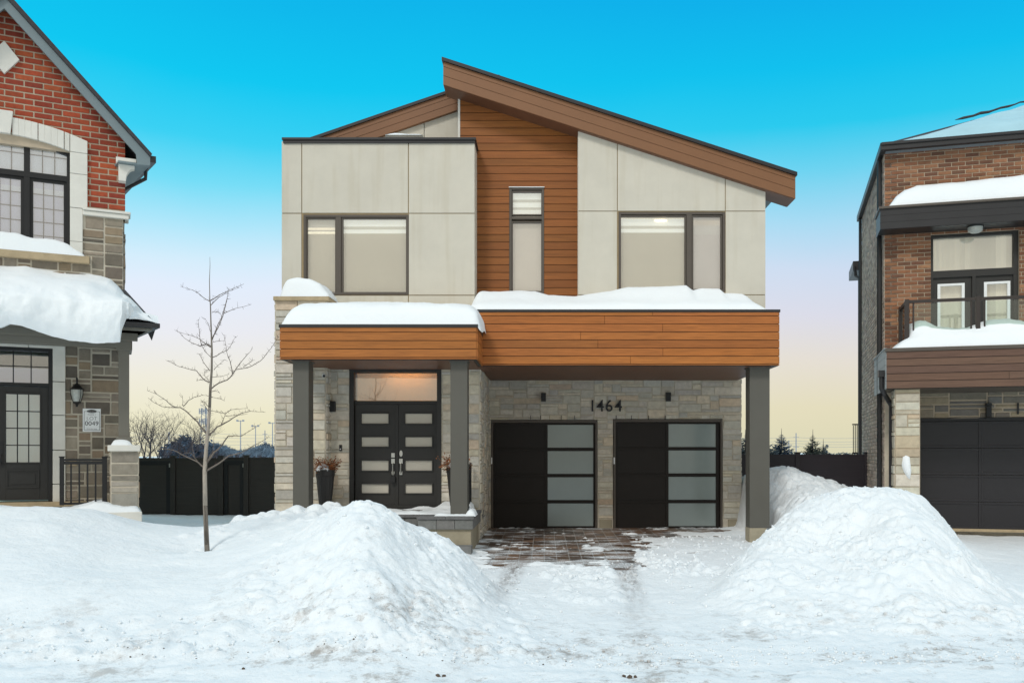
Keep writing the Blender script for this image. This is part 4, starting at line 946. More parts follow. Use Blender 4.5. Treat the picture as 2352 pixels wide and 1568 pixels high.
# lower floor
b = MB(); y_ = -.05
for y0, y1 in ((785, 876), (877, 953), (954, 1033), (1034, 1111), (1112, 1152)):
    b.box(la(121, 900, y_)[0], la(150, 900, y_)[0], y_, .1, la(135, y1, y_)[1] + .005, la(135, y0, y_)[1])
b.box(la(-200, 790, 0)[0], la(66, 790, 0)[0] - .005, y_ - .01, .1, la(60, 797, y_)[1], la(60, 786, y_)[1]); b.box(la(66, 790, 0)[0] + .005, la(150, 790, 0)[0], y_ - .01, .1, la(60, 797, y_)[1], la(60, 786, y_)[1])
b.build('door_surround', M['limestone'], LH, bevel=.006)
b = MB(); y_ = .02; X0, X1 = la(-130, 900, y_)[0], la(121, 900, y_)[0]; zt_, zb_ = la(60, 796, y_)[1], zdk
xr = la(111, 900, y_)[0]; zh0, zh1 = la(60, 886, y_)[1], la(60, 879, y_)[1]
xl = la(-14, 1000, y_)[0]
b.box(xr, X1, y_ - .03, .2, zb_, zt_); b.box(X0, xr, y_ - .03, .2, la(60, 806, y_)[1], zt_); b.box(X0, xr, y_ - .02, .2, zh0, zh1); b.box(xl - .08, xl, y_ - .02, .2, zb_, zh0)
ld = b.build('front_door', M['black2'], LH, bevel=.005, label='black front door with twelve-pane glass of the brick house')
b = MB(); b.box(X0, xr, y_ + .05, y_ + .056, zh1, la(60, 806, y_)[1]); b.build('transom_pane', M['glass_dim'], ld)
b = MB()
for xx in (30, 71, -12, -54): v = la(xx, 850, y_)[0]; b.box(v - .008, v + .008, y_ + .03, y_ + .045, zh1, la(60, 806, y_)[1])
v = la(60, 841, y_)[1]; b.box(X0, xr, y_ + .031, y_ + .046, v - .008, v + .008)
gx0_, gx1_, gz0_, gz1_ = la(13, 980, y_)[0], la(91, 980, y_)[0], la(52, 1061, y_)[1], la(52, 905, y_)[1]
for k in (1, 2): v = gx0_ + (gx1_ - gx0_) * k / 3; b.box(v - .009, v + .009, y_ + .05, y_ + .062, gz0_, gz1_)
for k in (1, 2, 3): v = gz0_ + (gz1_ - gz0_) * k / 4; b.box(gx0_, gx1_, y_ + .051, y_ + .063, v - .009, v + .009)
b.build('glazing_bar', M['black2'], ld)
b = MB(); b.box(xl, gx0_, y_ + .04, y_ + .09, zb_ + .03, zh0 - .01); b.box(gx1_, xr - .003, y_ + .04, y_ + .09, zb_ + .03, zh0 - .01); b.box(gx0_, gx1_, y_ + .04, y_ + .09, gz1_, zh0 - .01); b.box(gx0_, gx1_, y_ + .04, y_ + .09, zb_ + .03, gz0_)
e = .03
b.box(gx0_ - e, gx0_, y_ + .02, y_ + .04, gz0_ - e, gz1_ + e); b.box(gx1_, gx1_ + e, y_ + .02, y_ + .04, gz0_ - e, gz1_ + e); b.box(gx0_, gx1_, y_ + .021, y_ + .04, gz1_, gz1_ + e); b.box(gx0_, gx1_, y_ + .021, y_ + .04, gz0_ - e, gz0_)
pz0, pz1 = la(52, 1121, y_)[1], la(52, 1078, y_)[1]
for r_ in ((gx0_, gx1_, pz0, pz0 + e), (gx0_, gx1_, pz1 - e, pz1), (gx0_, gx0_ + e, pz0 + e, pz1 - e), (gx1_ - e, gx1_, pz0 + e, pz1 - e)): b.box(r_[0], r_[1], y_ + .022, y_ + .04, r_[2], r_[3])
b.box(gx0_ + .07, gx1_ - .07, y_ + .028, y_ + .04, pz0 + .07, pz1 - .07)
b.build('door_leaf', M['door'], ld, bevel=.004)
b = MB(); b.box(gx0_, gx1_, y_ + .064, y_ + .07, gz0_, gz1_); b.build('pane', M['glass_dim'], ld)
b = MB(); b.box(X0 - .2, X1, .35, .36, zb_, zh0 - .02, (.42, .60, .58)); b.box(X0 - .2, X1, .34, .35, zh0, zt_, (.60, .63, .74)); b.box(X0 - .2, X1, .33, .339, zt_ - .35, zt_, (.03, .05, .04)); b.build('hall_wall', M['blind'], ld)  # greenish tint behind the door glass paints in its sky reflection
b = MB(); hx = la(2, 1040, y_)[0]; b.box(hx - .035, hx + .035, y_ + .02, y_ + .05, la(2, 1024, y_)[1], la(2, 1015, y_)[1]); b.box(hx - .03, hx + .03, y_ + .025, y_ + .05, la(2, 1045, y_)[1], la(2, 1030, y_)[1]); b.tube([(hx, y_, la(2, 1043, y_)[1]), (hx, y_ - .03, la(2, 1052, y_)[1]), (hx, y_, la(2, 1066, y_)[1])], .012, 8); b.box(hx - .03, hx + .03, y_ + .02, y_ + .05, la(2, 1072, y_)[1], la(2, 1060, y_)[1]); b.build('door_handle', M['ink'], ld)
b = MB(); b.box(X0 - .3, .0, -.12, .2, zdk - .09, zdk - .005); b.build('threshold', M['cap'], LH, bevel=.01)
CLY = -1.05
def lz(x, y, ly=CLY): return la(x, y, ly)[1]
def lx(x, ly=CLY): return la(x, 900, ly)[0]
b = MB(); b.box(LX0, lx(325), -1.45, .3, zdk - .9, lz(300, 1172)); b.build('porch_slab', M['limestone'], LH, bevel=.015)
pr_ = (lx(254), lx(318)); pd = pr_[1] - pr_[0]
b = MB(); ashlar(b, lambda a, b_, d: (a, CLY - d, b_), pr_[0], pr_[1], lz(300, 1172), lz(300, 1036), [], .13, .10, .022, [c(164, 158, 146)[:3], c(144, 136, 124)[:3], c(178, 172, 160)[:3], c(132, 126, 114)[:3]], d=.02)
ashlar(b, lambda a, b_, d: (pr_[0] - d, a, b_), CLY + .01, CLY + pd, lz(300, 1172), lz(300, 1036), [], .13, .10, .022, LST, d=.02)
ashlar(b, lambda a, b_, d: (pr_[1] + d, a, b_), CLY + .01, CLY + pd, lz(300, 1172), lz(300, 1036), [], .13, .10, .022, LST, d=.02)
pier = b.build('porch_pier', M['stone'], LH)
b = MB(); b.box(pr_[0] - .002, pr_[1] + .002, CLY - .003, CLY + pd, lz(300, 1172), lz(300, 1036)); b.build('mortar_backing', M['mortar'], pier)
b = MB(); b.box(lx(247), lx(322), CLY - .07, CLY + pd + .06, lz(300, 1036), lz(300, 1022)); b.build('pier_cap', M['limestone'], pier, bevel=.012)
b = MB(); yc = CLY + .08; x0, x1 = lx(272, yc), lx(297, yc); dd = x1 - x0
b.box(x0, x1, yc, yc + dd, lz(285, 1024), lz(285, 796)); b.box(x0 - .035, x1 + .035, yc - .035, yc + dd + .035, lz(285, 1022), lz(285, 1003)); b.box(x0 - .03, x1 + .03, yc - .03, yc + dd + .03, lz(285, 804), lz(285, 796)); b.build('porch_column', M['taupe'], LH, bevel=.008)
zbm = lz(285, 798); zbt = lz(285, 765)
b = MB(); b.box(LX0, x1 + .03, yc - .03, yc + dd + .03, zbm, zbt); b.box(x0 - .02, x1 + .05, yc + dd + .031, .1, zbm, zbt); b.box(LX0, x1 + .13, yc - .15, yc - .031, zbm + .12, zbt)
b.box(la(-200, 780, 0)[0], la(152, 780, 0)[0], -.11, -.0, la(60, 785, 0)[1] + .005, la(60, 772, 0)[1] + .03); b.build('porch_beam', M['taupe'], LH, bevel=.006)
EY = -1.75; zgt = la(340, 741, EY)[1]; zgb = la(340, 752, EY)[1]; exr = la(368, 745, EY)[0]
b = MB(); b.box(LX0, exr, EY, EY + .11, zgb, zgt); b.box(exr - .11, exr, EY + .11, .4, zgb, zgt)
b.build('porch_gutter', M['black'], LH, bevel=.01, shear=-.2, piv=-1.75)
b = MB(); b.box(LX0, exr - .1, EY + .1, .2, zgb - .03, zgb + .0); b.box(x0 - .1, x1 + .33, EY + .3, .2, zbt, zgb - .03); b.build('porch_soffit', M['taupe'], LH, shear=-.2, piv=-1.75)
ztop = la(200, 640, 0)[1]
b = MB(); b.add([(LX0, EY + .05, zgt - .02), (exr - .05, EY + .05, zgt - .02), (exr - .05, .6, zgt - .02), (.0, .0, ztop - .15), (LX0, 0, ztop - .0)], [(0, 1, 3, 4), (1, 2, 3)]); b.build('porch_roof', M['shingle'], LH)
# snow sliding off the porch roof
tops = [(-240, 596, 0), (0, 610, 0), (60, 612, 0), (110, 619, 0), (150, 622, 0), (185, 624, 0), (232, 634, 0), (255, 645, 0), (272, 662, -.02), (286, 680, -.06), (300, 688, -.3), (320, 708, -.8), (335, 724, -1.1), (355, 738, -1.5), (368, 746, -1.75)]
bots = [(-240, 752), (0, 757), (22, 748), (60, 757), (95, 762), (140, 773), (180, 782), (225, 794), (262, 797), (276, 796), (280, 768), (290, 743), (318, 740), (342, 741), (366, 744)]
us = np.linspace(0, len(tops) - 1, 190); nv = 60; pts = []
tt = np.array([(la(x, y, d)[0], d, la(x, y, d)[1]) for x, y, d in tops]); bb = np.array([(la(x, y, EY - .1 if x < 285 else EY + .06)[0], EY - .1 if x < 285 else EY + .06, la(x, y, EY - .1 if x < 285 else EY + .06)[1]) for x, y in bots])
idx = np.arange(len(tops))
for j in range(nv):
    v = j / (nv - 1)
    for i, u in enumerate(us):
        T_ = np.array([np.interp(u, idx, tt[:, k]) for k in range(3)]); B_ = np.array([np.interp(u, idx, bb[:, k]) for k in range(3)])
        if B_[2] < zgt - .02:
            E_ = np.array([B_[0], EY - .12, zgt + .16])
            p = T_ * (1 - v / .72) + E_ * (v / .72) if v < .72 else E_ + (B_ - E_) * ((v - .72) / .28) + np.array([0, -.10, 0]) * math.sin(math.pi * (v - .72) / .28 * .8)
        else: p = T_ * (1 - v) + B_ * v
        bul = math.sin(math.pi * min(1, v ** 1.3)) * .15 * min(1, (len(tops) - 1 - u) / 4)
        n_ = float(fbm(np.array(p[0] * 1.1), np.array(v * 2.2), 3)); n2 = float(fbm(np.array(p[0] * 6.), np.array(v * 12. + 5), 3))
        lo = v > .96
        p = p + np.array([0, -1, .75]) * (bul + (.11 * n_ + .035 * n2 * sstep(.4, .9, v) * (1 - .6 * sstep(.93, 1, v))) * (0 if j == 0 else 1) * min(1, (len(tops) - 1 - u) / 3)) + np.array([0, 0, 1.]) * (0.02 * n_ if lo else 0)
        pts.append(tuple(float(q_) for q_ in p))
b = MB(); b.grid(pts, len(us), nv); 
r0 = pts[-len(us):]; b.grid(r0 + [(p[0], p[1] + .25, p[2] + .03) for p in r0] + [(p[0], p[1] + .5, p[2] + .2) for p in r0], len(us), 3)
b.build('snow_drift', M['softsnow'], fr=LF, base=(lx(150), -1, zgt), smooth=True, fix=False, label='thick snow sliding over the porch roof of the red brick house', cat='snow')
cap('snow_drift', 'snow heaped on the sill of the arched window', LF, la(-120, 580, -.1)[0], la(196, 580, -.1)[0], -.13, wy + .04, zsill, lambda X, Y: .05 + .26 * sstep(la(190, 580, 0)[0], la(120, 580, 0)[0], X) + .04 * np.sin(X * 6), edge=.1, seed=21, rough=.06)
cap('snow_drift', 'little snow dome on the porch pier cap of the brick house', LF, lx(254), lx(305), CLY - .05, CLY + .4, lz(300, 1022), lambda X, Y: .12 + 0 * X, edge=.15, seed=22, rough=.02, backedge=True)
cap('snow_drift', 'snow ledge on the porch slab below the black railing', LF, lx(130), lx(322), -1.44, -.6, lz(300, 1172), lambda X, Y: .10 + .10 * sstep(lx(150), lx(240), X) * sstep(lx(270), lx(235), X), edge=.12, seed=23, rough=.08, backedge=True)
# railing
RY = -.95
t = thing('porch_railing', 'black metal railing between the brick house door and stone pier', 'railing', LF, (lx(190, RY), RY, zdk))
for a, e in ((136.5, 147), (234.5, 246)):
    b = MB(); b.box(lx(a, RY), lx(e, RY), RY, RY + .085, lz(a, 1160, RY), lz(a, 1050, RY)); b.box(lx(a, RY) - .01, lx(e, RY) + .01, RY - .01, RY + .095, lz(a, 1050, RY), lz(a, 1047.5, RY)); b.build('post', M['black2'], t, bevel=.004)
b = MB(); b.box(lx(147, RY), lx(234.5, RY), RY + .01, RY + .07, lz(190, 1066, RY), lz(190, 1059, RY)); b.box(lx(147, RY), lx(234.5, RY), RY + .0, RY + .08, lz(190, 1058, RY), lz(190, 1053, RY)); b.build('top_rail', M['black2'], t, bevel=.003)
for x in (163, 182, 201, 219.5): b = MB(); b.box(lx(x - 2, RY), lx(x + 2, RY), RY + .02, RY + .05, lz(190, 1157, RY), lz(190, 1066, RY)); b.build('baluster', M['black2'], t)
b = MB(); b.box(lx(147, RY), lx(234.5, RY), RY + .02, RY + .06, lz(190, 1158, RY), lz(190, 1153, RY)); b.build('bottom_rail', M['black2'], t)
# lantern
Lx, Lz_ = la(176.5, 900, -.15)
t = thing('wall_lantern', 'black carriage lantern with glass, on brown stone beside the lot sign', 'wall lamp', LF, (Lx, -.15, Lz_))
zz = lambda y: la(176.5, y, -.15)[1]
b = MB(); b.tube([(Lx - .0, -.02, zz(888)), (Lx, -.08, zz(872)), (Lx, -.14, zz(868)), (Lx + .005, -.16, zz(875)), (Lx, -.15, zz(884))], .016, 8); b.lathe(Lx, -.02, [(.04, zz(892)), (.04, zz(880))], 14, sq=.4); b.build('arm', M['black2'], t)
b = MB(); b.lathe(Lx, -.15, [(.118, zz(894.5)), (.118, zz(893)), (.085, zz(890)), (.06, zz(885.5)), (.03, zz(883)), (.012, zz(880))], 20); b.build('roof_cap', M['black2'], t)
b = MB(); b.lathe(Lx, -.15, [(.055, zz(924)), (.09, zz(905)), (.092, zz(895))], 20); b.build('glass_shade', M['lampglass'], t)
b = MB()
for k in range(4):
    a = k * math.pi / 2 + .6; b.tube([(Lx + .118 * math.cos(a) * s1, -.15 + .118 * math.sin(a) * s1, z_) for s1, z_ in ((1, zz(894)), (.97, zz(906)), (.8, zz(916)), (.5, zz(926)))], .006, 6)
b.lathe(Lx, -.15, [(.008, zz(934)), (.02, zz(932)), (.02, zz(929)), (.04, zz(927)), (.062, zz(924)), (.06, zz(922))], 16); b.build('cage', M['black2'], t)
# lot sign
sx0, sx1 = la(190, 965, -.05)[0], la(231.5, 965, -.05)[0]; sz0, sz1 = la(210, 991, -.05)[1], la(210, 938, -.05)[1]; sx = (sx0 + sx1) / 2; sw_, sh = sx1 - sx0, sz1 - sz0
t = thing('lot_sign', 'white framed sign reading LOT 0049 on brown stone wall', 'sign', LF, (sx, -.05, sz0))
b = MB(); b.box(sx0, sx1, -.05, -.035, sz0, sz1); b.build('board', M['white'], t)
b = MB(); X0, X1 = sx0 + sw_ * .07, sx1 - sw_ * .05; Z0, Z1 = sz0 + sh * .06, sz1 - sh * .12
bars(b, [(X0, X0 + .006, Z0, Z1), (X1 - .006, X1, Z0, Z1), (X0 + .006, X1 - .006, Z0, Z0 + .006), (X0 + .006, X1 - .006, Z1 - .006, Z1)], -.053, -.05); b.build('border', M['ink'], t)
b = MB(); b.prism([(sx + .27 * sw_ * math.cos(a * math.pi / 16), Z1 + .07 * sh * math.sin(a * math.pi / 16)) for a in range(32)], -.057, -.0535); b.build('oval_badge', M['ink'], t)
text('mattamyhomes', .022, 'badge_lettering', M['white'], t, sx, -.0575, Z1 - .011, depth=.0005)
text('PHASE 1', .036, 'lettering', M['ink'], t, sx, -.051, sz0 + sh * .705, depth=.001, off=-.0006)
text('LOT', .090, 'lettering', M['ink'], t, sx, -.051, sz0 + sh * .50, depth=.001, off=-.0018)
text('0049', .112, 'lettering', M['ink'], t, sx, -.051, sz0 + sh * .27, depth=.001, off=0)
text('1460 Sandson Passage', .019, 'lettering', M['ink'], t, sx, -.051, sz0 + sh * .115, depth=.001)
b = MB(); q0 = la(168, 1063, -.04); b.box(q0[0] - .06, q0[0] + .06, -.07, -.02, q0[1] - .05, q0[1] + .07); b.build('outlet_box', M['cap'], fr=LF, base=(q0[0], -.04, q0[1]), label='tan outlet box on the stone behind the black railing', cat='outlet', bevel=.006)

# ================================================================== RIGHT HOUSE (turned -15 degrees)
random.seed(33)
RF = Frame(7.197, 18.6, -15); ra = RF.at
RHs = thing('brown_brick_house', 'brown brick house with glass balcony and dark garage, cut off by the right edge', 'house', RF, (0, 0, 0))
rx_ = lambda x, ly=0: ra(x, 900, ly)[0]
rz_ = lambda x, y, ly=0: ra(x, y, ly)[1]
XR = rx_(2560)
BRN = [c(136, 94, 68)[:3], c(124, 84, 62)[:3], c(148, 104, 76)[:3], c(108, 75, 58)[:3], c(158, 114, 84)[:3]]
zt_r = rz_(2040, 346, -.1); zfl = rz_(2036, 800, -1.25)
wx0, wx1 = rx_(2138), rx_(2341); wz1 = rz_(2240, 533)
b = MB(); bricks(b, pl0, 0, XR, zfl - .1, zt_r, [(wx0, wx1, zfl - .3, wz1)], .262, .0835, .014, BRN, wts=[4, 4, 2.5, 2, 1.5])
fb = b.build('brick_wall', M['brick'], RHs)
b = MB(); wallplate(b, .01, XR, zfl - .3, zt_r, [(wx0, wx1, zfl - .3, wz1)], -.0, .25); b.build('mortar_backing', M['mortar_pale'], fb)
DPT = 5.25
GB = [c(176, 158, 144)[:3], c(186, 168, 154)[:3], c(158, 142, 130)[:3], c(194, 178, 162)[:3]]
b = MB(); bricks(b, lambda a, b_, d: (-d, a, b_), .01, DPT, .0, zt_r, [], .262, .0835, .014, GB)
sb = b.build('side_brick_wall', M['brick'], RHs)
b = MB(); b.box(.0, .25, .0, DPT, -.3, zt_r); b.build('mortar_backing', M['mortar'], sb)
b = MB(); b.box(.26, XR, .7, 9, -.3, zt_r - .05); b.box(.26, 3, .26, .7, 4.2, zt_r - .05); b.build('house_core', M['mortar'], RHs)
# eaves
e0 = ra(2022, 328, -.3); zc = rz_(2022, 345, -.3)
b = MB(); b.box(e0[0], XR, -.3, -.18, zc, e0[1]); b.box(e0[0], e0[0] + .12, -.18, DPT + .3, zc, e0[1]); b.box(e0[0] + .02, XR, -.33, -.3, e0[1] - .06, e0[1] + .0)
b.build('roof_gutter', M['black'], RHs, bevel=.008)
b = MB(); b.box(e0[0] + .12, XR, -.18, 0, zc + .0, zc + .03); b.box(e0[0] + .12, 0, 0, DPT + .2, zc, zc + .03); b.build('soffit', M['soffit_grey'], RHs)
ap = ra(2400, 232, 3.6)
b = MB(); zz = e0[1] - .02; b.add([(e0[0] + .03, -.25, zz), (XR + 3, -.25, zz), (XR + 3, 3.6, ap[1]), (ap[0], 3.6, ap[1]), (e0[0] + .03, DPT + .3, zz)], [(0, 1, 2, 3), (0, 3, 4)])
b.build('roof', M['shingle'], RHs)
b = MB(); pts = []
for j in range(30):
    for i in range(60):
        u, v = i / 59, j / 29
        A_ = Vector((e0[0] + .05 + .35 * (1 - 0), -.2, zz)); xx0 = e0[0] + .05 + (ap[0] - e0[0]) * v
        x_ = xx0 + (XR + 2 - xx0) * u; edge_ = min(1, u * 8, (1 - v) * 6 + .3, v * 8)
        pts.append((x_ + .12 + .08 * vnoise(np.array(v * 7.), np.array(3.)), -.2 + 3.8 * v, zz + (ap[1] - zz) * v + .16 * edge_ + .03 * float(fbm(np.array(x_ * 2), np.array(v * 6), 3))))
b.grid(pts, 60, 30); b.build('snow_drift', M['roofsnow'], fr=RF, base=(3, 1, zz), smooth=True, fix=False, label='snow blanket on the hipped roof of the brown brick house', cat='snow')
b = MB()
pp = [];
for k in range(14):
    v = .42 + .58 * k / 13; pp.append((e0[0] + .05 + (ap[0] - e0[0]) * v + ru(-.05, .05), -.25 + 3.8 * v, zz + (ap[1] - zz) * v + .10 + ru(-.02, .02)))
b.tube(pp, [.005] + [ru(.018, .035) for _ in range(13)], 6); b.build('hip_shingles', M['shingle'], RHs)
b = MB(); zz2 = rz_(1970, 600, DPT); ey = DPT + .2
b.box(-.22, .3, ey, ey + 1.5, zz2 - .2, zz2 + .05)
b.tube([(-.18, ey, zz2 - .1), (-.15, ey, zz2 - .35), (-.06, ey - .1, zz2 - .45), (-.06, ey - .1, .2)], .04, 8); b.build('rear_eave', M['black'], RHs)
# dark upper canopy
cy0 = -.55; k0 = ra(2022, 475, cy0); k1 = rz_(2022, 527, cy0)
b = MB(); h3 = (k0[1] - .05 - k1) / 3
for i in range(3): b.box(k0[0], XR, cy0, cy0 + .03, k1 + i * h3 + .004, k1 + (i + 1) * h3)
for i in range(3): b.box(k0[0] - .001, k0[0] + .02, cy0 + .031, .25, k1 + i * h3 + .004, k1 + (i + 1) * h3)
b.box(k0[0] + .01, XR, cy0 + .02, cy0 + .06, k1, k0[1] - .05)
dc = b.build('upper_canopy', M['black'], RHs, label='dark metal canopy over the balcony doors')
b = MB(); b.box(k0[0] - .03, XR, cy0 - .04, 0, k0[1] - .05, k0[1]); b.box(k0[0] - .03, 0, 0, .3, k0[1] - .05, k0[1]); b.build('canopy_trim', M['winframe'], dc, bevel=.005)
b = MB(); b.box(k0[0] + .025, XR, cy0 + .03, .0, k1 + .005, k1 + .02); b.build('soffit', M['black'], dc)
fcap = interp([rx_(v, -.3) for v in (2037, 2060, 2080, 2110, 2200, 2290, 2352, 2500)], [.04, .30, .42, .50, .50, .53, .56, .5])
cap('snow_drift', 'deep rounded snow bank on the dark upper canopy, brown brick house', RF, rx_(2037, cy0), XR, cy0 + .02, -.02, k0[1], lambda X, Y: fcap(X) * (.75 + .25 * sstep(cy0, -.1, Y)), edge=.2, seed=31)
# balcony doors
wy = .06; b = MB(); f_ = .055
zm = rz_(2240, 632, wy); zm2 = rz_(2240, 618, wy)
b.box(wx0, wx0 + f_, wy, wy + .12, zfl, wz1); b.box(wx1 - f_ - .04, wx1, wy, wy + .12, zfl, wz1); b.box(wx0, wx1, wy + .001, wy + .12, wz1 - .06, wz1); b.box(wx0, wx1, wy - .002, wy + .12, zm - .02, zm2)
xm_ = rx_(2237, wy); b.box(xm_ - .035, xm_ + .035, wy - .004, wy + .12, zfl, zm)
bd = b.build('balcony_doors', M['door'], RHs, bevel=.004, label='dark framed balcony doors with wide transom and vertical blinds')
b = MB(); b.box(wx0 + f_, wx1 - f_, wy + .06, wy + .066, zm2, wz1 - .06); b.build('transom_pane', M['glass'], bd)
for a, e, i0, i1 in ((2142, 2232, 2155, 2215), (2242, 2330, 2320 - 58, 2320)):
    X0, X1, I0, I1 = rx_(a, wy), rx_(e, wy), rx_(i0, wy), rx_(i1, wy); zt3 = rz_(2200, 650, wy); zb3 = zfl + .3
    b = MB(); b.box(X0, I0, wy + .04, wy + .09, zfl, zm - .02); b.box(I1, X1, wy + .04, wy + .09, zfl, zm - .02); b.box(I0, I1, wy + .04, wy + .09, zt3, zm - .02); b.box(I0, I1, wy + .04, wy + .09, zfl, zb3); b.build('door_leaf', M['door'], bd)
    b = MB(); s_ = .045; b.box(I0 - .01, I0 + s_, wy + .02, wy + .05, zb3, zt3); b.box(I1 - s_, I1 + .01, wy + .02, wy + .05, zb3, zt3); b.box(I0, I1, wy + .021, wy + .05, zt3 - s_, zt3); b.build('white_trim', M['white'], bd)
    b = MB(); b.box(I0 + s_, I1 - s_, wy + .055, wy + .06, zb3, zt3 - s_); b.build('pane', M['glass'], bd)
b = MB(); b.lathe(rx_(2232, wy) - .05, wy + .02, [(.02, zfl + .38), (.02, zfl + .42)], 10); b.build('door_knob', M['steel'], bd)
b = MB(); k = 0; xx = wx0
while xx < wx1:
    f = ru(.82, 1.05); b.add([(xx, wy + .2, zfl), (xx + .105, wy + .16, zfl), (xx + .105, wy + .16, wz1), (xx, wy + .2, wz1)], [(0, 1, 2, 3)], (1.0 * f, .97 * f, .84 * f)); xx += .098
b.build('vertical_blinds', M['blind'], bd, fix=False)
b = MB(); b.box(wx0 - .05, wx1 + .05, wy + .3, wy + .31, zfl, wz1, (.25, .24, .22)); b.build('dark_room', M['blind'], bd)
Lx, Lz_ = ra(2240, 525, -.3)
t = thing('ceiling_light', 'round glass ceiling light under the dark upper canopy', 'ceiling light', RF, (Lx, -.3, k1))
b = MB(); b.lathe(Lx, -.3, [(.15, k1 - .02), (.16, k1), (.15, k1 + .006)], 24); b.build('base', M['black2'], t)
b = MB(); b.lathe(Lx, -.3, [(.02, k1 - .14), (.09, k1 - .125), (.14, k1 - .09), (.145, k1 - .021)], 24); b.build('glass_shade', M['lampglass'], t, smooth=False)
# balcony fascia
fy = -1.25; f0 = rx_(2036, fy); fz1 = rz_(2036, 800, fy); fzw = rz_(2036, 808, fy); fz0 = rz_(2036, 893, fy)
b = MB(); planks(b, lambda a, b_, d: (a, fy - d, b_), f0, XR, fz0, fzw, (fzw - fz0) / 5, k=.1, d=.015)
bf = b.build('balcony_fascia', M['wood_brown'], RHs)
b = MB(); b.box(f0 + .002, XR, fy + .001, fy + .1, fz0 + .002, fzw); b.build('backing', M['black2'], bf)
b = MB(); b.box(f0 - .02, XR, fy - .04, fy + .1, fzw, fz1); b.build('trim', M['winframe'], bf, bevel=.005)
b = MB(); n = 5
for i in range(n): b.box(f0 - .01, f0 + .02, fy + .012, 1.0, fz0 + (fz1 - fz0) * i / n + .006, fz0 + (fz1 - fz0) * (i + 1) / n)
b.box(f0 - .03, f0 + .03, fy + .101, 1.0, fz1, fz1 + .02); b.build('side_cladding', M['white'] if False else mat('pale_grey_cladding', c(170, 178, 180), .6, var=.05), bf)
b = MB(); b.box(f0 + .02, XR, fy + .1, .9, fz0 + .01, fz0 + .03); b.build('soffit', M['winframe'], bf)
b = MB(); b.box(f0 + .03, XR, fy + .1, .02, fz1 - .12, fz1 - .06); b.build('balcony_floor', M['joint'], bf)
# balcony railing
qy = -1.0; t = thing('balcony_railing', 'glass and dark metal railing around the snowy balcony', 'railing', RF, (rx_(2083, qy), qy, fz1))
zr = rz_(2083, 688, qy); pz_ = fz1 - .06
def post(x, y): b = MB(); b.box(x - .04, x + .04, y - .04, y + .04, pz_, zr); b.build('post', M['railmetal'], t, bevel=.004)
p1x = rx_(2083, qy); p2x = rx_(2246, qy); post(p1x, qy); post(p2x, qy); post(p1x, -.08); post(rx_(2420, qy), qy)
b = MB(); b.box(p1x + .04, p2x - .04, qy - .03, qy + .03, zr - .075, zr - .015); b.box(p2x + .04, XR, qy - .03, qy + .03, zr - .075, zr - .015); b.box(p1x - .03, p1x + .03, qy + .04, -.12, zr - .075, zr - .015); b.build('top_rail', M['railmetal'], t, bevel=.004)
for x in (p1x + .12, p2x - .12, p2x + .12): b = MB(); b.box(x - .015, x + .015, qy - .015, qy + .015, pz_, zr - .075); b.build('glass_channel', M['railmetal'], t)
b = MB(); b.box(p1x + .135, p2x - .135, qy - .004, qy + .004, pz_ + .05, zr - .09); b.box(p2x + .135, XR, qy - .004, qy + .004, pz_ + .05, zr - .09); b.box(p1x - .004, p1x + .004, qy + .08, -.16, pz_ + .05, zr - .09); b.build('glass_panel', M['rail_glass'], t)
gb = interp([rx_(v, -.9) for v in (2050, 2085, 2094, 2112, 2125, 2150, 2190, 2220, 2250, 2290, 2320, 2352, 2500)], [.08, .25, .55, .60, .58, .46, .40, .38, .48, .56, .55, .50, .5])
def btop(X, Y):
    f_ = interp([rx_(v, -1.2) for v in (2050, 2075, 2110, 2160, 2350, 2600)], [.03, .16, .28, .33, .34, .36])(X)
    t = sstep(-1.12, -.88, Y); return f_ * (1 - t) + gb(X) * t
cap('snow_drift', 'wavy snow filling the glass-railed balcony and spilling over its edge', RF, rx_(2048, fy), XR, fy - .02, .1, fz1, btop, edge=.22, seed=35, rough=.05)
# lower front
gy = .45; gz1_ = rz_(2113, 963, gy); gx_l = rx_(2113, gy)
XD = gx_l + 4.88
t0 = MB(); ashlar(t0, lambda a, b_, d: (a, gy - d, b_), .0, XR, -.1, fz0 + .1, [(gx_l, XD, -.3, gz1_)], .15, .085, .028, [c(140, 130, 112)[:3], c(124, 116, 104)[:3], c(116, 112, 106)[:3], c(156, 142, 118)[:3]], d=.02)
sw2 = t0.build('garage_stone_wall', M['stone'], RHs)
b = MB(); wallplate(b, .01, XR, -.3, fz0 + .1, [(gx_l, XD, -.3, gz1_)], gy - .004, gy + .25); b.build('mortar_backing', M['mortar_pale'], sw2)
b = MB(); b.box(gx_l, XD, gy - .03, gy + .1, gz1_ - .04, gz1_ + .03); b.box(XD - .05, XD, gy - .03, gy + .1, 0, gz1_)
gd = b.build('garage_door', M['black2'], RHs, label='wide dark panelled garage door at the right edge')
b = MB(); zb4 = rz_(2230, 1214, gy); H4 = (gz1_ - .04 - zb4) / 4; n = 4; w4 = (XD - gx_l - .05) / n
for i in range(4):
    z0_, z1_ = zb4 + i * H4, zb4 + (i + 1) * H4 - .006; b.box(gx_l + .0, XD - .05, gy + .06, gy + .1, z0_, z1_)
    for k in range(n):
        a = gx_l + k * w4; e = a + w4; s_ = .05
        b.box(a, a + s_, gy + .045, gy + .06, z0_, z1_); b.box(e - s_, e, gy + .045, gy + .06, z0_, z1_); b.box(a + s_, e - s_, gy + .046, gy + .06, z1_ - s_, z1_); b.box(a + s_, e - s_, gy + .046, gy + .06, z0_, z0_ + s_)
b.build('door_panels', M['fence2'] if False else mat('blue_black_garage_panel', c(31, 29, 33), .45, var=.08, vs=4), gd, bevel=.004)
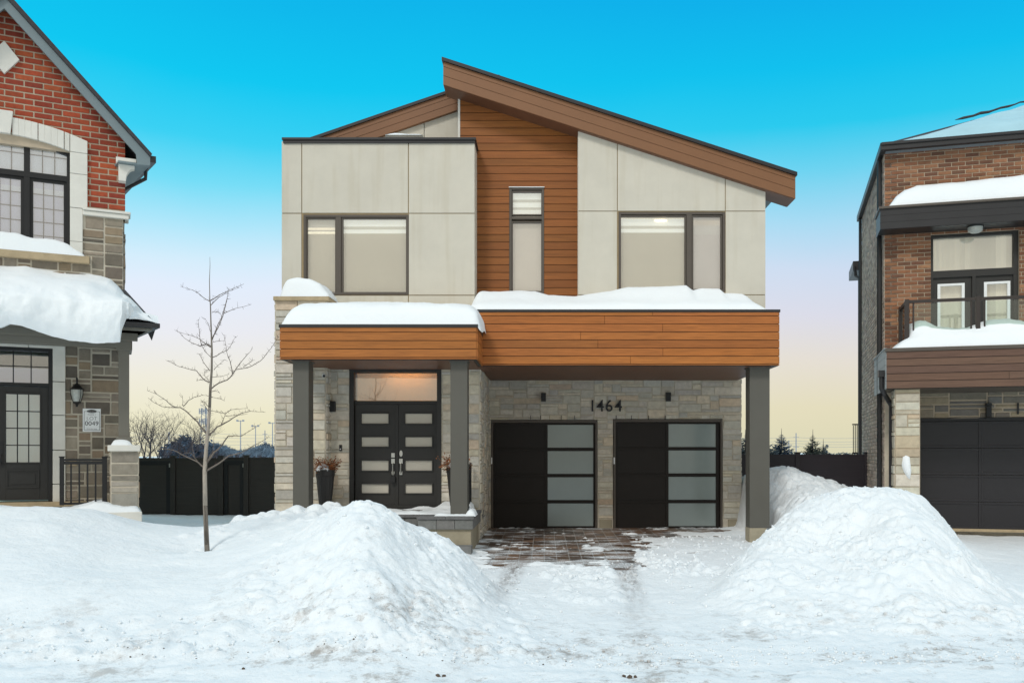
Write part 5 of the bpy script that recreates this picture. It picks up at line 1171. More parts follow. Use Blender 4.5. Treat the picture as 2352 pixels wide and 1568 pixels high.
b = MB(); b.box(gx_l, XD, gy + .04, gy + .11, zb4 - .06, zb4); b.build('weather_strip', M['cap'], gd)
py = -1.12; x0, x1 = rx_(2056, py), rx_(2113, py)
PL = [c(196, 190, 172)[:3], c(184, 176, 158)[:3], c(206, 200, 184)[:3], c(190, 174, 148)[:3]]
b = MB(); ashlar(b, lambda a, b_, d: (a, py - d, b_), x0, x1, -.1, fz0 + .0, [], .12, .085, .01, PL, d=.02)
ashlar(b, lambda a, b_, d: (x0 - d, a, b_), py + .01, py + .5, -.1, fz0, [], .12, .085, .01, PL, d=.02)
pi = b.build('stone_pier', M['stone'], RHs, label='pale stone pier at the corner of the balcony')
b = MB(); b.box(x0 - .002, x1 + .002, py - .002, py + .5, -.3, fz0); b.box(x0 + .02, x1 + .0, py + .5, gy, -.3, fz0); b.build('mortar_backing', M['mortar_pale'], pi)
# downspouts
b = MB(); dy = fy + .25; xo = f0 - .06
b.box(xo - .07, xo + .07, dy - .08, dy + .08, rz_(2015, 866, dy), rz_(2015, 851, dy))
X2 = rx_(2048, -.75)
b.tube([(xo, dy, rz_(2015, 866, dy)), (xo, dy, rz_(2012, 893, dy)), (xo + .05, dy + .03, rz_(2012, 905, dy)), (X2 - .05, -.72, rz_(2045, 921, -.75)), (X2, -.70, rz_(2045, 932, -.75)), (X2, -.70, .1)], .05, 8); b.build('downspout', M['black'], RHs)
b = MB(); b.tube([(-.07, .35, zc + .0), (-.07, .35, -.1)], .05, 6); b.build('downspout', M['black'], RHs)
b = MB(); b.tube([(-.05, DPT + .02, zc + .0), (-.05, DPT + .02, -.1)], .04, 6); b.build('downspout', M['black'], RHs)
Lx = rx_(2270.5, gy - .1); za, zb_ = rz_(2270, 960, gy - .1), rz_(2270, 926, gy - .1)
t = thing('wall_lamp', 'slim black cylinder wall lamp above the right-hand house garage', 'wall lamp', RF, (Lx, gy - .02, za))
b = MB(); b.box(Lx - .05, Lx + .05, gy - .16, gy - .05, za + .03, zb_ - .06); b.box(Lx - .055, Lx + .055, gy - .165, gy - .045, zb_ - .05, zb_); b.box(Lx - .055, Lx + .055, gy - .165, gy - .045, za, za + .02); b.box(Lx - .03, Lx + .03, gy - .05, gy - .02, za + .08, zb_ - .1); b.build('lamp_body', M['black2'], t, bevel=.006)
t = thing('house_number', 'black numeral 1 above the garage at the right edge', 'house number', RF, (rx_(2337, gy), gy - .02, rz_(2337, 950, gy)))
text('1', .34, 'numeral', M['ink'], t, rx_(2337, gy), gy - .04, rz_(2337, 951, gy), depth=.01)
b = MB(); q0 = ra(2084, 1045, py - .03)
pts = [(2073, 1049), (2080, 1045), (2089, 1049), (2091, 1063), (2093, 1080), (2090, 1102), (2084, 1097), (2075, 1082), (2070, 1066)]
cen = ra(2081, 1068, py)
vs = []; n = len(pts)
for s_, d in ((1, .018), (.85, .06), (.5, .085)):
    for x, y in pts: a_ = ra(x, y, py); vs.append((cen[0] + (a_[0] - cen[0]) * s_, py - d + ru(-.006, .006), cen[1] + (a_[1] - cen[1]) * s_))
vs.append((cen[0], py - .09, cen[1]))
b.add(vs, [(r_ * n + k, r_ * n + (k + 1) % n, (r_ + 1) * n + (k + 1) % n, (r_ + 1) * n + k) for r_ in range(2) for k in range(n)] + [(2 * n + k, 2 * n + (k + 1) % n, 3 * n) for k in range(n)])
b.build('snow_patch', M['softsnow'], fr=RF, base=(cen[0], py, cen[1]), smooth=True, label='tear-shaped lump of snow stuck on the pale stone pier', cat='snow')
b = MB(); random.seed(2)
ax, ay = -.05, DPT + .3
for k in range(4): b.box(-.04 - .05 * k, -.02 - .05 * k, ay + .3, ay + .34, rz_(1975, 1040, DPT), rz_(1975, 972 + k, DPT))
b.box(-.21, 0, ay + .29, ay + .35, rz_(1975, 1042, DPT), rz_(1975, 1038, DPT)); b.box(-.21, 0, ay + .29, ay + .35, rz_(1975, 974, DPT), rz_(1975, 971, DPT))
b.build('rear_railing', M['black2'], fr=RF, base=(-.3, ay + .3, 1.6), label='small black railing at the far back corner of the brown house', cat='railing')

# ================================================================== SNOW GROUND AND PILES
def zdrive(Y): return np.interp(Y, [5, 8, 20.6, 24], [-.30, -.26, .0, .05])
CP = []
def g(x, y, Y): p = P(x, y, Y); CP.append((p[0], p[1], p[2]))
def gw_(X, Y, Z): CP.append((X, Y, Z))
# left lawn
for x, l in {-500: [(1150, 13), (1250, 11.5), (1350, 10), (1450, 9), (1520, 8.3)], 0: [(1160, 12.9), (1195, 12.0), (1250, 11.0), (1350, 9.6), (1450, 8.8), (1520, 8.25)], 100: [(1163, 13)], 180: [(1170, 13)], 230: [(1176, 13), (1300, 10.8)],
             300: [(1206, 13), (1270, 11.4), (1350, 9.7), (1450, 8.7)], 400: [(1218, 13), (1260, 12)], 475: [(1257, 12), (1310, 10.7), (1360, 9.8), (1440, 8.9), (1520, 8.25)], 600: [(1200, 13.3), (1250, 11.4), (1300, 10.3), (1400, 9.1), (1490, 8.4)],
             720: [(1192, 12.5), (1240, 11.0), (1300, 9.95), (1400, 9.0), (1500, 8.3)], 780: [(1168, 11.6)], 805: [(1153, 11.2)], 850: [(1142, 11), (1200, 10.2), (1300, 9.25), (1400, 8.65), (1480, 8.25), (1530, 8.0)],
             883: [(1152, 11)], 897: [(1185, 11.1)], 940: [(1216, 11.3), (1300, 10.1), (1400, 9.2)], 985: [(1233, 11.8)], 1025: [(1232, 12.2), (1300, 10.8)], 1060: [(1250, 12), (1400, 9.6), (1470, 8.9)], 1085: [(1290, 11.8)], 1110: [(1345, 10.8)], 1135: [(1400, 9.9)], 1170: [(1465, 9.0)]}.items():
    for y, Y in l: g(x, y, Y)
for X, Y, Z in ((-12, 16, .9), (-9.5, 14.5, .9), (-6.3, 14.8, .42), (-5.6, 15, .40), (-7, 17, .32), (-7, 20, .22), (-7.5, 24, .15), (-10, 22, .2), (-5.2, 16.5, .5), (-5, 14.6, .58), (-4.2, 15.4, .74), (-3.6, 15.7, .80), (-3.2, 15.2, .75), (-2.6, 14.5, .6), (-2.3, 15.3, .35), (-1.9, 14, .35), (-1.6, 13, .35),
                (-.6, 12.4, -.4), (-.35, 11, -.5), (0, 9.8, -.55), (.3, 8.8, -.6), (.5, 14, -.6), (2, 12, -.6), (1.2, 10.5, -.6), (2, 17, -.6), (0, 17, -.6), (3.5, 18, -.3), (-1.2, 15.2, -.25), (-1.2, 14, -.2), (1, 8, -.6), (3, 7.8, -.6), (5.5, 7.6, -.6), (8, 8, -.6), (-4, 7.2, -.6), (-8, 7.2, -.6), (-12, 7.2, -.6), (-1, 7.4, -.6)): gw_(X, Y, Z)
# right pile
for x, l in {2030: [(1116, 13.3)], 1960: [(1122, 13.5)], 1900: [(1134, 13.6), (1250, 12)], 1840: [(1158, 13.3)], 1790: [(1195, 12.9), (1400, 10.0)], 1760: [(1222, 12.6)], 1720: [(1272, 12.1), (1380, 10.6)], 1685: [(1315, 11.5)], 1655: [(1355, 11)],
             2080: [(1124, 13.2)], 2120: [(1138, 13.1)], 2150: [(1160, 13)], 2176: [(1192, 12.9)], 2190: [(1225, 12.7)], 2090: [(1172, 11.7), (1300, 10.4), (1400, 9.7), (1455, 9.3)], 2000: [(1215, 12), (1300, 10.9), (1400, 10), (1460, 9.5)], 1850: [(1300, 11.3), (1440, 9.8)], 2150: [(1215, 11.5)],
             2200: [(1280, 11), (1380, 10), (1450, 9.3)], 2255: [(1345, 10.5)], 2295: [(1410, 9.9), (1460, 9.4)]}.items():
    for y, Y in l: g(x, y, Y)
for X, Y, Z in ((1.9, 11.2, -.4), (2.1, 10, -.45), (2.7, 9.2, -.5), (4, 8.6, -.55), (5.5, 8.8, -.5), (6.1, 9.8, -.5), (6.3, 11, -.5), (6.8, 12.5, -.5), (7, 14, -.5), (8.5, 15, -.6), (10, 12, -.6), (9, 18, -.5), (3.2, 14.0, .05), (3.4, 15.3, -.05), (4.3, 16.4, .10), (2.7, 13.2, -.2), (6.2, 15.2, .3),
                (5.3, 14.8, .55), (5.2, 19.5, 1.46), (4.75, 20.5, 1.30), (5.2, 17, .85), (5.5, 18, 1.05), (5.9, 18, .9), (6.3, 18.5, .88), (6.7, 18.5, .86), (6.0, 21.5, .95), (5, 23, 1.1), (7.1, 17, .5), (7.5, 20, .6), (4.4, 18.5, .35), (6.3, 16.3, .72), (7.4, 15.5, .0), (-3, 24, .1), (0, 24, .1), (11, 24, 0), (-15, 24, .2), (13, 18, -.3), (13, 9, -.6)): gw_(X, Y, Z)
cp = np.array(CP); cpx, cpy, cpz = cp[:, 0], cp[:, 1], cp[:, 2]
def kern(r2): return np.sqrt(r2 + .09)
K = kern((cpx[:, None] - cpx[None]) ** 2 + (cpy[:, None] - cpy[None]) ** 2)
n_ = len(cp); A_ = np.zeros((n_ + 3, n_ + 3)); A_[:n_, :n_] = K - np.eye(n_) * .10
A_[:n_, n_] = 1; A_[:n_, n_ + 1] = cpx; A_[:n_, n_ + 2] = cpy; A_[n_:, :n_] = A_[:n_, n_:].T
sol = np.linalg.solve(A_, np.concatenate([cpz, [0, 0, 0]]))
def rbf(X, Y):
    out = np.full(X.shape, sol[n_]) + sol[n_ + 1] * X + sol[n_ + 2] * Y
    for i in range(n_): out += sol[i] * kern((X - cpx[i]) ** 2 + (Y - cpy[i]) ** 2)
    return out
LR = np.random.RandomState(12)
LUMPS = []
def lumps(n, fx, rmin, rmax, hk):
    for _ in range(n):
        X, Y = fx(); r_ = rmin + (rmax - rmin) * LR.rand() ** 2.2; LUMPS.append((X, Y, r_, hk * r_ * (.6 + .6 * LR.rand()), LR.rand() * 3.1, .6 + .4 * LR.rand()))
U = lambda a, b_: a + (b_ - a) * LR.rand()
lumps(420, lambda: (U(-6, .5), 8.05 + abs(LR.randn()) * .45), .015, .075, .42)       # plough ridge, left
lumps(200, lambda: (U(-12, -5), 8.0 + abs(LR.randn()) * .2), .015, .05, .45)
lumps(230, lambda: (U(-3.4, -.2), 8.3 + 3 * LR.rand() ** 1.8), .015, .13, .36)                     # face of the left pile
lumps(90, lambda: (U(-5.2, -2.6), 12.6 + LR.randn() * .8), .03, .12, .5)
lumps(70, lambda: (U(-5.4, -3.4), U(14.2, 15.6)), .04, .16, .8)
lumps(40, lambda: (-2.3 + LR.randn() * .5, 11 + LR.randn() * .3), .03, .09, .5)
lumps(430, lambda: (U(2.2, 6.1), 9.2 + abs(LR.randn()) * .8), .015, .12, .42)         # right pile
lumps(160, lambda: (U(2.6, 6.3), U(10.5, 13.8)), .03, .14, .38)
lumps(160, lambda: (U(4.8, 7), U(15, 20.5)), .03, .14, .5)
lumps(200, lambda: (U(-.8, 4), U(8, 18.5)), .012, .045, .5)                            # clods on the drive
lumps(150, lambda: (.75 + LR.randn() * .3, 13.3 + LR.randn() * .3), .02, .10, .8)
lumps(60, lambda: (.15 + LR.randn() * .25, 14.2 + LR.randn() * .2), .015, .06, .8)
lumps(140, lambda: (1.9 + LR.randn() * .3, 14.2 + LR.randn() * .6), .02, .10, .8)
lumps(90, lambda: (U(1.4, 3.8), 15.9 + LR.randn() * .5), .015, .06, .8)
lumps(50, lambda: (U(2.2, 4.2), 17.2 + LR.randn() * .6), .02, .07, .9)
for k in range(150):
    a = LR.rand() * 6.28; rr_ = .38 + .05 * LR.randn(); LUMPS.append((.62 + rr_ * math.cos(a) * 1.0, 11.9 + rr_ * 1.9 * math.sin(a), .03 + .06 * LR.rand(), .05, a, .8))
EXPO = [  # bare patches of paving: centre x, y, half sizes, strength
    (-.35, 18.7, 1.05, 2.3, .11), (.75, 18.8, 1.25, 2.2, .11), (1.75, 19.6, 1.1, 1.1, .085), (2.9, 20.1, 1.4, .5, .07), (-.45, 15.9, .7, 1.6, .10), (.35, 15.8, .8, 1.4, .10), (1.35, 15.5, .32, 1.9, .10), (-.75, 15.0, .35, 1.1, .08), (3.2, 18.7, 1.1, .3, .035), (2.7, 16.2, .5, .3, .035), (2.3, 17.2, .5, .3, .03)]
def in_drive(X, Y): return sstep(-1.5, -1.3, X) * sstep(4.6, 4.3, X) * sstep(14.0, 14.3, Y)
def height(X, Y):
    zd = zdrive(Y)
    base = rbf(X, Y)
    k = .10; dlt = (base - zd) / k
    base = base - 1.6 * sstep(4.75, 4.35, X) * sstep(16.2, 17.0, Y) * sstep(-1.6, -1.2, X); dlt = (base - zd) / k
    pile = zd + k * np.log1p(np.exp(np.clip(dlt, -30, 30)))
    up = sstep(0.04, .3, base - zd)                            # 1 on piles and lawn, 0 on the drive
    lawn = sstep(-2.6, -4.2, X) * sstep(8.6, 9.6, Y)
    z = pile
    z = z + up * (.075 * fbm(X * 1.5, Y * 1.5, 3) * (1 - .4 * lawn) + .028 * fbm(X * 5.3 + 4, Y * 5.3, 4) * (1 - .7 * lawn) + .010 * fbm(X * 15, Y * 15, 3) * (1 - .6 * lawn))
    # streaks running down the flanks of the piles
    z = z + up * (1 - lawn) * .06 * (np.abs(fbm(X * 3.4 + Y * 1.6, Y * .9 - X * .5, 4)) - .2)
    z = z + (1 - up) * (.016 * fbm(X * 4, Y * 2.2, 5) + .010 * fbm(X * 13, Y * 8, 3)) + (1 - up) * sstep(9.5, 8.0, Y) * .03 * fbm(X * 1.3, Y * 5, 4)
    # broken chunks and slabs in the ploughed faces
    wx_ = X + .12 * fbm(X * 3, Y * 3, 3); wy_ = Y + .12 * fbm(X * 3 + 40, Y * 3, 3)
    pm_ = up * (1 - lawn) * sstep(.02, .22, fbm(X * .9 + 5, Y * .9, 3) + .16 * sstep(10.5, 8.6, Y))
    pm_ = np.maximum(pm_, sstep(9.3, 8.6, Y) * sstep(7.95, 8.15, Y) * sstep(.8, -.6, X) * sstep(-.12, .1, fbm(X * 1.1, Y * 2, 3)))
    for sc_, am_, sd_ in ((4.2, .055, 3), (9.5, .028, 90)):
        f1, f2, hv = worley(wx_ * sc_, wy_ * sc_, sd_); ed_ = np.clip((f2 - f1) / .22, 0, 1); z = z + pm_ * am_ * (hv * (1 - (1 - ed_) ** 2) - .25)
    z = z - .10 * np.exp(-((X + 4.61) ** 2 + (Y - 11.95) ** 2) / .05)
    # ruts and rough packed snow on the drive
    z = z + (1 - up) * sstep(16.5, 14.0, Y) * (.022 * np.abs(fbm(X * 2.1 + 7, Y * 1.1, 4)) + .012 * fbm(X * 7, Y * 4, 4) - .018 * np.exp(-((X - .6 - .05 * Y + .1) / .16) ** 2) - .018 * np.exp(-((X + 1.1 - .045 * Y) / .16) ** 2))
    thick = .035 + .02 * fbm(X * .9, Y * .9, 3)
    ex = np.zeros_like(X)
    for a, b_, sx_, sy_, s_ in EXPO: ex = np.maximum(ex, s_ * np.exp(-(((X - a) / sx_) ** 4 + ((Y - b_) / sy_) ** 4)))
    ex = ex * (.55 + 1.5 * np.abs(fbm(X * 1.4 + 3, Y * 4.5, 5)) + .9 * fbm(X * 2.2, Y * 7 + 9, 4))
    z = z + (1 - up) * (thick - ex * 1.15 * sstep(13.2, 14.6, Y))
    fade = sstep(22.6, 24, Y)
    return z * (1 - fade) + (-.02) * fade
def add_lumps(X, Y, Z, x0, y0, step, nx, ny):
    Z0 = Z.copy()
    for lx0, ly0, r_, h_, a, asp in LUMPS:
        i0, i1 = int((lx0 - r_ * 1.3 - x0) / step), int((lx0 + r_ * 1.3 - x0) / step) + 2; j0, j1 = int((ly0 - r_ * 1.3 - y0) / step), int((ly0 + r_ * 1.3 - y0) / step) + 2
        i0, j0 = max(i0, 0), max(j0, 0); i1, j1 = min(i1, nx), min(j1, ny)
        if i0 >= i1 or j0 >= j1: continue
        x = X[j0:j1, i0:i1] - lx0; y = Y[j0:j1, i0:i1] - ly0; u = x * math.cos(a) + y * math.sin(a); v = -x * math.sin(a) + y * math.cos(a)
        d2 = (u / r_) ** 2 + (v / (r_ * asp)) ** 2; d2 = d2 * (1 + .5 * fbm(X[j0:j1, i0:i1] * 18, Y[j0:j1, i0:i1] * 18, 2))
        Z[j0:j1, i0:i1] = np.maximum(Z[j0:j1, i0:i1], Z0[j0:j1, i0:i1] + h_ * np.sqrt(np.clip(1 - d2, 0, 1)))
    return Z
# regions of the separate piles (signed: >0 inside)
def ell(X, Y, cx_, cy_, ax_, ay_, rot=0):
    c_, s_ = math.cos(rot), math.sin(rot); u = ((X - cx_) * c_ + (Y - cy_) * s_) / ax_; v = (-(X - cx_) * s_ + (Y - cy_) * c_) / ay_
    return (1 - np.sqrt(u * u + v * v)) * min(ax_, ay_)
PILES = [('left', lambda X, Y: ell(X, Y, -1.75, 10.6, 1.85, 2.6, .35) , (-4.5, .9, 7.6, 13.6)),
         ('right', lambda X, Y: ell(X, Y, 4.3, 11.6, 2.25, 2.9, -.5), (1.0, 7.6, 8.2, 15.2)),
         ('rear', lambda X, Y: ell(X, Y, 5.75, 18.6, 1.5, 3.0, 0), (4.0, 7.6, 15.2, 22))]
def gridmesh(name, x0, x1, y0, y1, step, zf, base, m, xy=False, **kw):
    nx, ny = int((x1 - x0) / step) + 1, int((y1 - y0) / step) + 1
    X, Y = np.meshgrid(x0 + np.arange(nx) * step, y0 + np.arange(ny) * step)
    Z = height(X, Y); Z = add_lumps(X, Y, Z, x0, y0, step, nx, ny); Z, keep = zf(X, Y, Z)
    co = np.stack([X - base[0], Y - base[1], Z - base[2]], -1).reshape(-1, 3)
    I = (np.arange(ny - 1)[:, None] * nx + np.arange(nx - 1)[None]); fk = (keep[:-1, :-1] | keep[1:, 1:] | keep[:-1, 1:] | keep[1:, :-1]).ravel()
    Fq = np.stack([I, I + 1, I + nx + 1, I + nx], -1).reshape(-1, 4)[fk]
    used = np.unique(Fq); remap = np.zeros(len(co), dtype=np.int64); remap[used] = np.arange(len(used)); co = co[used]; Fq = remap[Fq]
    me = bpy.data.meshes.new(name); me.vertices.add(len(co)); me.vertices.foreach_set('co', co.ravel().astype(np.float32))
    me.loops.add(Fq.size); me.loops.foreach_set('vertex_index', Fq.ravel().astype(np.int32)); me.polygons.add(len(Fq)); me.polygons.foreach_set('loop_start', (np.arange(len(Fq)) * 4).astype(np.int32))
    me.update(calc_edges=True); me.validate(); me.shade_smooth(); me.materials.append(m)
    o = bpy.data.objects.new(name, me); COL.objects.link(o); o.location = base; return props(o, **kw)
def zground(X, Y, Z):
    for nm, f, bb_ in PILES: Z = Z - .40 * sstep(.05, .25, f(X, Y))
    return Z, np.ones(Z.shape, bool)
G0 = gridmesh('snow_ground', -17, 15, 5, 24, .045, zground, (0, 0, 0), M['snow'], kind='structure')
lbl = {'left': 'big ploughed snow pile left of the driveway, in front of the porch steps', 'right': 'tallest ploughed snow pile, right of the driveway towards the brown house', 'rear': 'snow mound behind the tall right column, against the dark fence'}
for nm, f, (a, e, h0, h1) in PILES:
    def zp(X, Y, Z, f=f):
        s_ = f(X, Y); return Z - .40 * sstep(.02, .2, -s_), s_ > -.22
    cx2, cy2 = {'left': (-1.75, 10.6), 'right': (4.3, 11.6), 'rear': (5.75, 18.6)}[nm]
    gridmesh('snow_pile', a, e, h0, h1, .022 if nm != 'rear' else .035, zp, (cx2, cy2, -.1), M['snow'], label=lbl[nm], cat='snow pile', group='ploughed snow piles')
# paved driveway under the snow
pm = bpy.data.materials.new('dark_pavers'); pm.use_nodes = True; T = pm.node_tree; bs_ = T.nodes['Principled BSDF']
tcn = NN(pm, 'ShaderNodeTexCoord'); mp = NN(pm, 'ShaderNodeMapping'); mp.inputs['Rotation'].default_value = (0, 0, R(90)); T.links.new(tcn.outputs['Object'], mp.inputs[0])
bt = NN(pm, 'ShaderNodeTexBrick'); bt.inputs['Scale'].default_value = 1; bt.inputs['Brick Width'].default_value = .34; bt.inputs['Row Height'].default_value = .22; bt.inputs['Mortar Size'].default_value = .009
bt.inputs['Color1'].default_value = c(130, 100, 78); bt.inputs['Color2'].default_value = c(70, 52, 40); bt.inputs['Mortar'].default_value = c(150, 145, 140); bt.offset = .37; bt.offset_frequency = 2; bt.inputs['Mortar Smooth'].default_value = .3; T.links.new(mp.outputs[0], bt.inputs[0])
fz = NN(pm, 'ShaderNodeTexNoise'); fz.inputs['Scale'].default_value = 2.2; fz.inputs['Detail'].default_value = 9; fz.inputs['Roughness'].default_value = .68
mp2 = NN(pm, 'ShaderNodeMapping'); mp2.inputs['Scale'].default_value = (.55, 1.7, 1); T.links.new(tcn.outputs['Object'], mp2.inputs[0]); T.links.new(mp2.outputs[0], fz.inputs[0])
gp_ = NN(pm, 'ShaderNodeNewGeometry'); spp = NN(pm, 'ShaderNodeSeparateXYZ'); T.links.new(gp_.outputs['Position'], spp.inputs[0])
fy_ = NN(pm, 'ShaderNodeMapRange'); fy_.inputs['From Min'].default_value = 17.4; fy_.inputs['From Max'].default_value = 14.2; fy_.inputs['To Min'].default_value = 0; fy_.inputs['To Max'].default_value = .09; T.links.new(spp.outputs['Y'], fy_.inputs[0])
fa_ = NN(pm, 'ShaderNodeMath', operation='ADD'); T.links.new(fz.outputs[0], fa_.inputs[0]); T.links.new(fy_.outputs[0], fa_.inputs[1])
fr1 = NN(pm, 'ShaderNodeMapRange'); fr1.inputs['From Min'].default_value = .50; fr1.inputs['From Max'].default_value = .60; T.links.new(fa_.outputs[0], fr1.inputs[0])
f2 = NN(pm, 'ShaderNodeTexNoise'); f2.inputs['Scale'].default_value = 45; f2.inputs['Detail'].default_value = 4; T.links.new(tcn.outputs['Object'], f2.inputs[0])
fr2 = NN(pm, 'ShaderNodeMapRange'); fr2.inputs['From Min'].default_value = .45; fr2.inputs['From Max'].default_value = .6; fr2.inputs['To Min'].default_value = .4; T.links.new(f2.outputs[0], fr2.inputs[0])
mm1 = NN(pm, 'ShaderNodeMath', operation='MULTIPLY'); T.links.new(fr1.outputs[0], mm1.inputs[0]); T.links.new(fr2.outputs[0], mm1.inputs[1])
mx = NN(pm, 'ShaderNodeMix', data_type='RGBA'); T.links.new(mm1.outputs[0], mx.inputs[0]); T.links.new(bt.outputs[0], mx.inputs[6]); mx.inputs[7].default_value = (.82, .87, .9, 1); T.links.new(mx.outputs[2], bs_.inputs['Base Color'])
wr_ = NN(pm, 'ShaderNodeMapRange'); wr_.inputs['To Min'].default_value = .38; wr_.inputs['To Max'].default_value = .9; T.links.new(mm1.outputs[0], wr_.inputs[0]); T.links.new(wr_.outputs[0], bs_.inputs['Roughness'])
bp = NN(pm, 'ShaderNodeBump'); bp.inputs['Strength'].default_value = .4; bp.inputs['Distance'].default_value = .01; T.links.new(bt.outputs['Fac'], bp.inputs['Height']); bp.invert = True; T.links.new(bp.outputs[0], bs_.inputs['Normal'])
b = MB(); ys = [20.75, 16, 12, 8.2]
vs = []
for y_ in ys: z_ = float(zdrive(y_)); vs += [(-1.45, y_, z_), (4.7, y_, z_)]
b.add(vs, [(2 * i, 2 * i + 2, 2 * i + 3, 2 * i + 1) for i in range(3)]); b.build('driveway', pm, kind='structure')
# far ground
b = MB(); far = [(-900, 23.9, -.03), (900, 23.9, -.03), (900, 1500, -.5), (-900, 1500, -.5)]
b.add(far, [(0, 1, 2, 3)])
b.add([(-900, -60, -.35), (900, -60, -.35), (900, 5.0, -.33), (-900, 5.0, -.33), (-900, 24, -.35), (-16.9, 5, -.34), (-16.9, 24, -.34), (14.9, 5, -.34), (14.9, 24, -.34), (900, 24, -.35)], [(0, 1, 2, 3), (3, 5, 6, 4), (7, 2, 9, 8)])
b.build('snow_field', M['softsnow'], kind='structure', fix=False)
# loose clods lying on the snow
random.seed(41); b = MB()
def clod(x, y, z, r_, m_=b):
    vs = []
    ico = [(0, -.5257, .8507), (0, .5257, .8507), (0, -.5257, -.8507), (0, .5257, -.8507), (-.5257, .8507, 0), (.5257, .8507, 0), (-.5257, -.8507, 0), (.5257, -.8507, 0), (.8507, 0, .5257), (.8507, 0, -.5257), (-.8507, 0, .5257), (-.8507, 0, -.5257)]
    for p in ico: k = ru(.7, 1.25) * r_; vs.append((x + p[0] * k, y + p[1] * k, z + p[2] * k * .75))
    m_.add(vs, [(0, 1, 10), (0, 8, 1), (0, 7, 8), (0, 6, 7), (0, 10, 6), (1, 8, 5), (1, 5, 4), (1, 4, 10), (2, 9, 7), (2, 3, 9), (2, 11, 3), (2, 6, 11), (2, 7, 6), (3, 5, 9), (3, 4, 5), (3, 11, 4), (4, 11, 10), (5, 8, 9), (6, 10, 11), (7, 9, 8)])
spots = []
for _ in range(900): spots.append((ru(-7, 6.2), 8.05 + abs(random.gauss(0, .5)), ru(.006, .022)))
for _ in range(150): spots.append((ru(-1, 4.3), ru(10, 14.6), ru(.008, .026)))
for _ in range(90): spots.append((ru(1.9, 4.3), ru(14.5, 18.8), ru(.012, .04)))
for _ in range(60): spots.append((random.gauss(1.95, .35), random.gauss(14.3, .6), ru(.015, .05)))
for _ in range(60): spots.append((random.gauss(.6, .35), random.gauss(13.3, .4), ru(.015, .045)))
for _ in range(90): spots.append((ru(-3.3, -.3), ru(8.6, 12), ru(.008, .03)))
for _ in range(150): spots.append((ru(2.4, 6.2), ru(9.3, 13.6), ru(.008, .035)))
sa = np.array(spots); hz_ = height(sa[:, 0], sa[:, 1])
for (x, y, r_), z in zip(spots, hz_): clod(x, y, float(z) + r_ * .45 if in_drive(np.array(x), np.array(y)) < .5 else max(float(z), float(zdrive(y))) + r_ * .4, r_)
b.build('snow_clods', M['snow'], smooth=True, fix=False, kind='stuff', label='small loose clods of snow scattered over the driveway and piles', cat='snow clods')

random.seed(17); b = MB(); sp2 = [(ru(-4.5, .4), 8.0 + abs(random.gauss(0, .22)), ru(.004, .010)) for _ in range(40)] + [(-2.65, 7.75, .016), (.75, 7.72, .03), (.80, 7.73, .02), (.70, 7.74, .018), (-.93, 7.7, .024), (-.88, 7.71, .018), (-5.2, 7.8, .014)]
sa = np.array(sp2); hz_ = height(sa[:, 0], sa[:, 1])
for (x, y, r_), z in zip(sp2, hz_): clod(x, y, float(z) + r_ * .3, r_, b)
b.build('dirt_clumps', M['leaf_litter'], fix=False, kind='stuff', label='crumbs of brown road dirt in the ploughed snow', cat='dirt')

# ================================================================== FENCES
def fence_panel(mb, X0, X1, Y, z0, z1):
    n = max(1, round((z1 - z0) / .165)); h_ = (z1 - z0) / n
    for i in range(n): mb.box(X0, X1, Y + (i % 2) * .003, Y + .03, z0 + i * h_ + .004, z0 + (i + 1) * h_)
    mb.box(X0 + .001, X1 - .001, Y + .01, Y + .028, z0 + .005, z1 - .005)
def fence(lbl, Y, panels, posts, ytop, zb_, m):
    X_ = PX(sum(posts) / len(posts), Y); t = thing('privacy_fence', lbl, 'fence', W, (X_, Y, zb_))
    for a, e in panels:
        b = MB(); fence_panel(b, PX(a, Y), PX(e, Y), Y, zb_, PZ(ytop + 3, Y)); b.box(PX(a, Y), PX(e, Y), Y - .01, Y + .04, PZ(ytop + 3, Y), PZ(ytop, Y)); b.build('fence_panel', m, t)
    for x in posts: 
        X1 = PX(x, Y); b = MB(); b.box(X1 - .06, X1 + .06, Y - .05, Y + .07, zb_, PZ(ytop - 3, Y)); b.box(X1 - .075, X1 + .075, Y - .065, Y + .085, PZ(ytop - 3, Y), PZ(ytop - 5.5, Y)); b.build('post', m, t, bevel=.006)
FY = 21.8
fence('dark board fence panel behind the young tree, between two gates', FY, [(403, 503)], [398, 508], 1051, -.1, M['fence'])
fence('short dark fence panel against the left stone pillar', FY, [(571, 640)], [566], 1050, -.1, M['fence'])
def gate(lbl, x0, x1, ytop, Y=FY):
    t = thing('garden_gate', lbl, 'gate', W, (PX((x0 + x1) / 2, Y), Y, -.05)); z0, z1 = 0, PZ(ytop, Y); X0, X1 = PX(x0, Y), PX(x1, Y)
    b = MB(); fence_panel(b, X0 + .1, X1 - .1, Y + .02, z0 + .1, z1 - .1); b.build('gate_boards', M['fence'], t)
    b = MB(); b.box(X0, X0 + .1, Y, Y + .06, z0, z1); b.box(X1 - .1, X1, Y, Y + .06, z0, z1); b.box(X0 + .1, X1 - .1, Y, Y + .06, z1 - .1, z1); b.box(X0 + .1, X1 - .1, Y, Y + .06, z0, z0 + .1); b.build('gate_frame', M['black2'], t)
    b = MB(); b.box(X1 - .02, X1 + .03, Y - .03, Y, z1 * .9, z1 * .96); b.build('latch', M['steel'], t)
gate('dark gate beside the porch pier of the red brick house', 300, 391, 1058); gate('dark gate right of the young tree trunk', 514, 560, 1058)
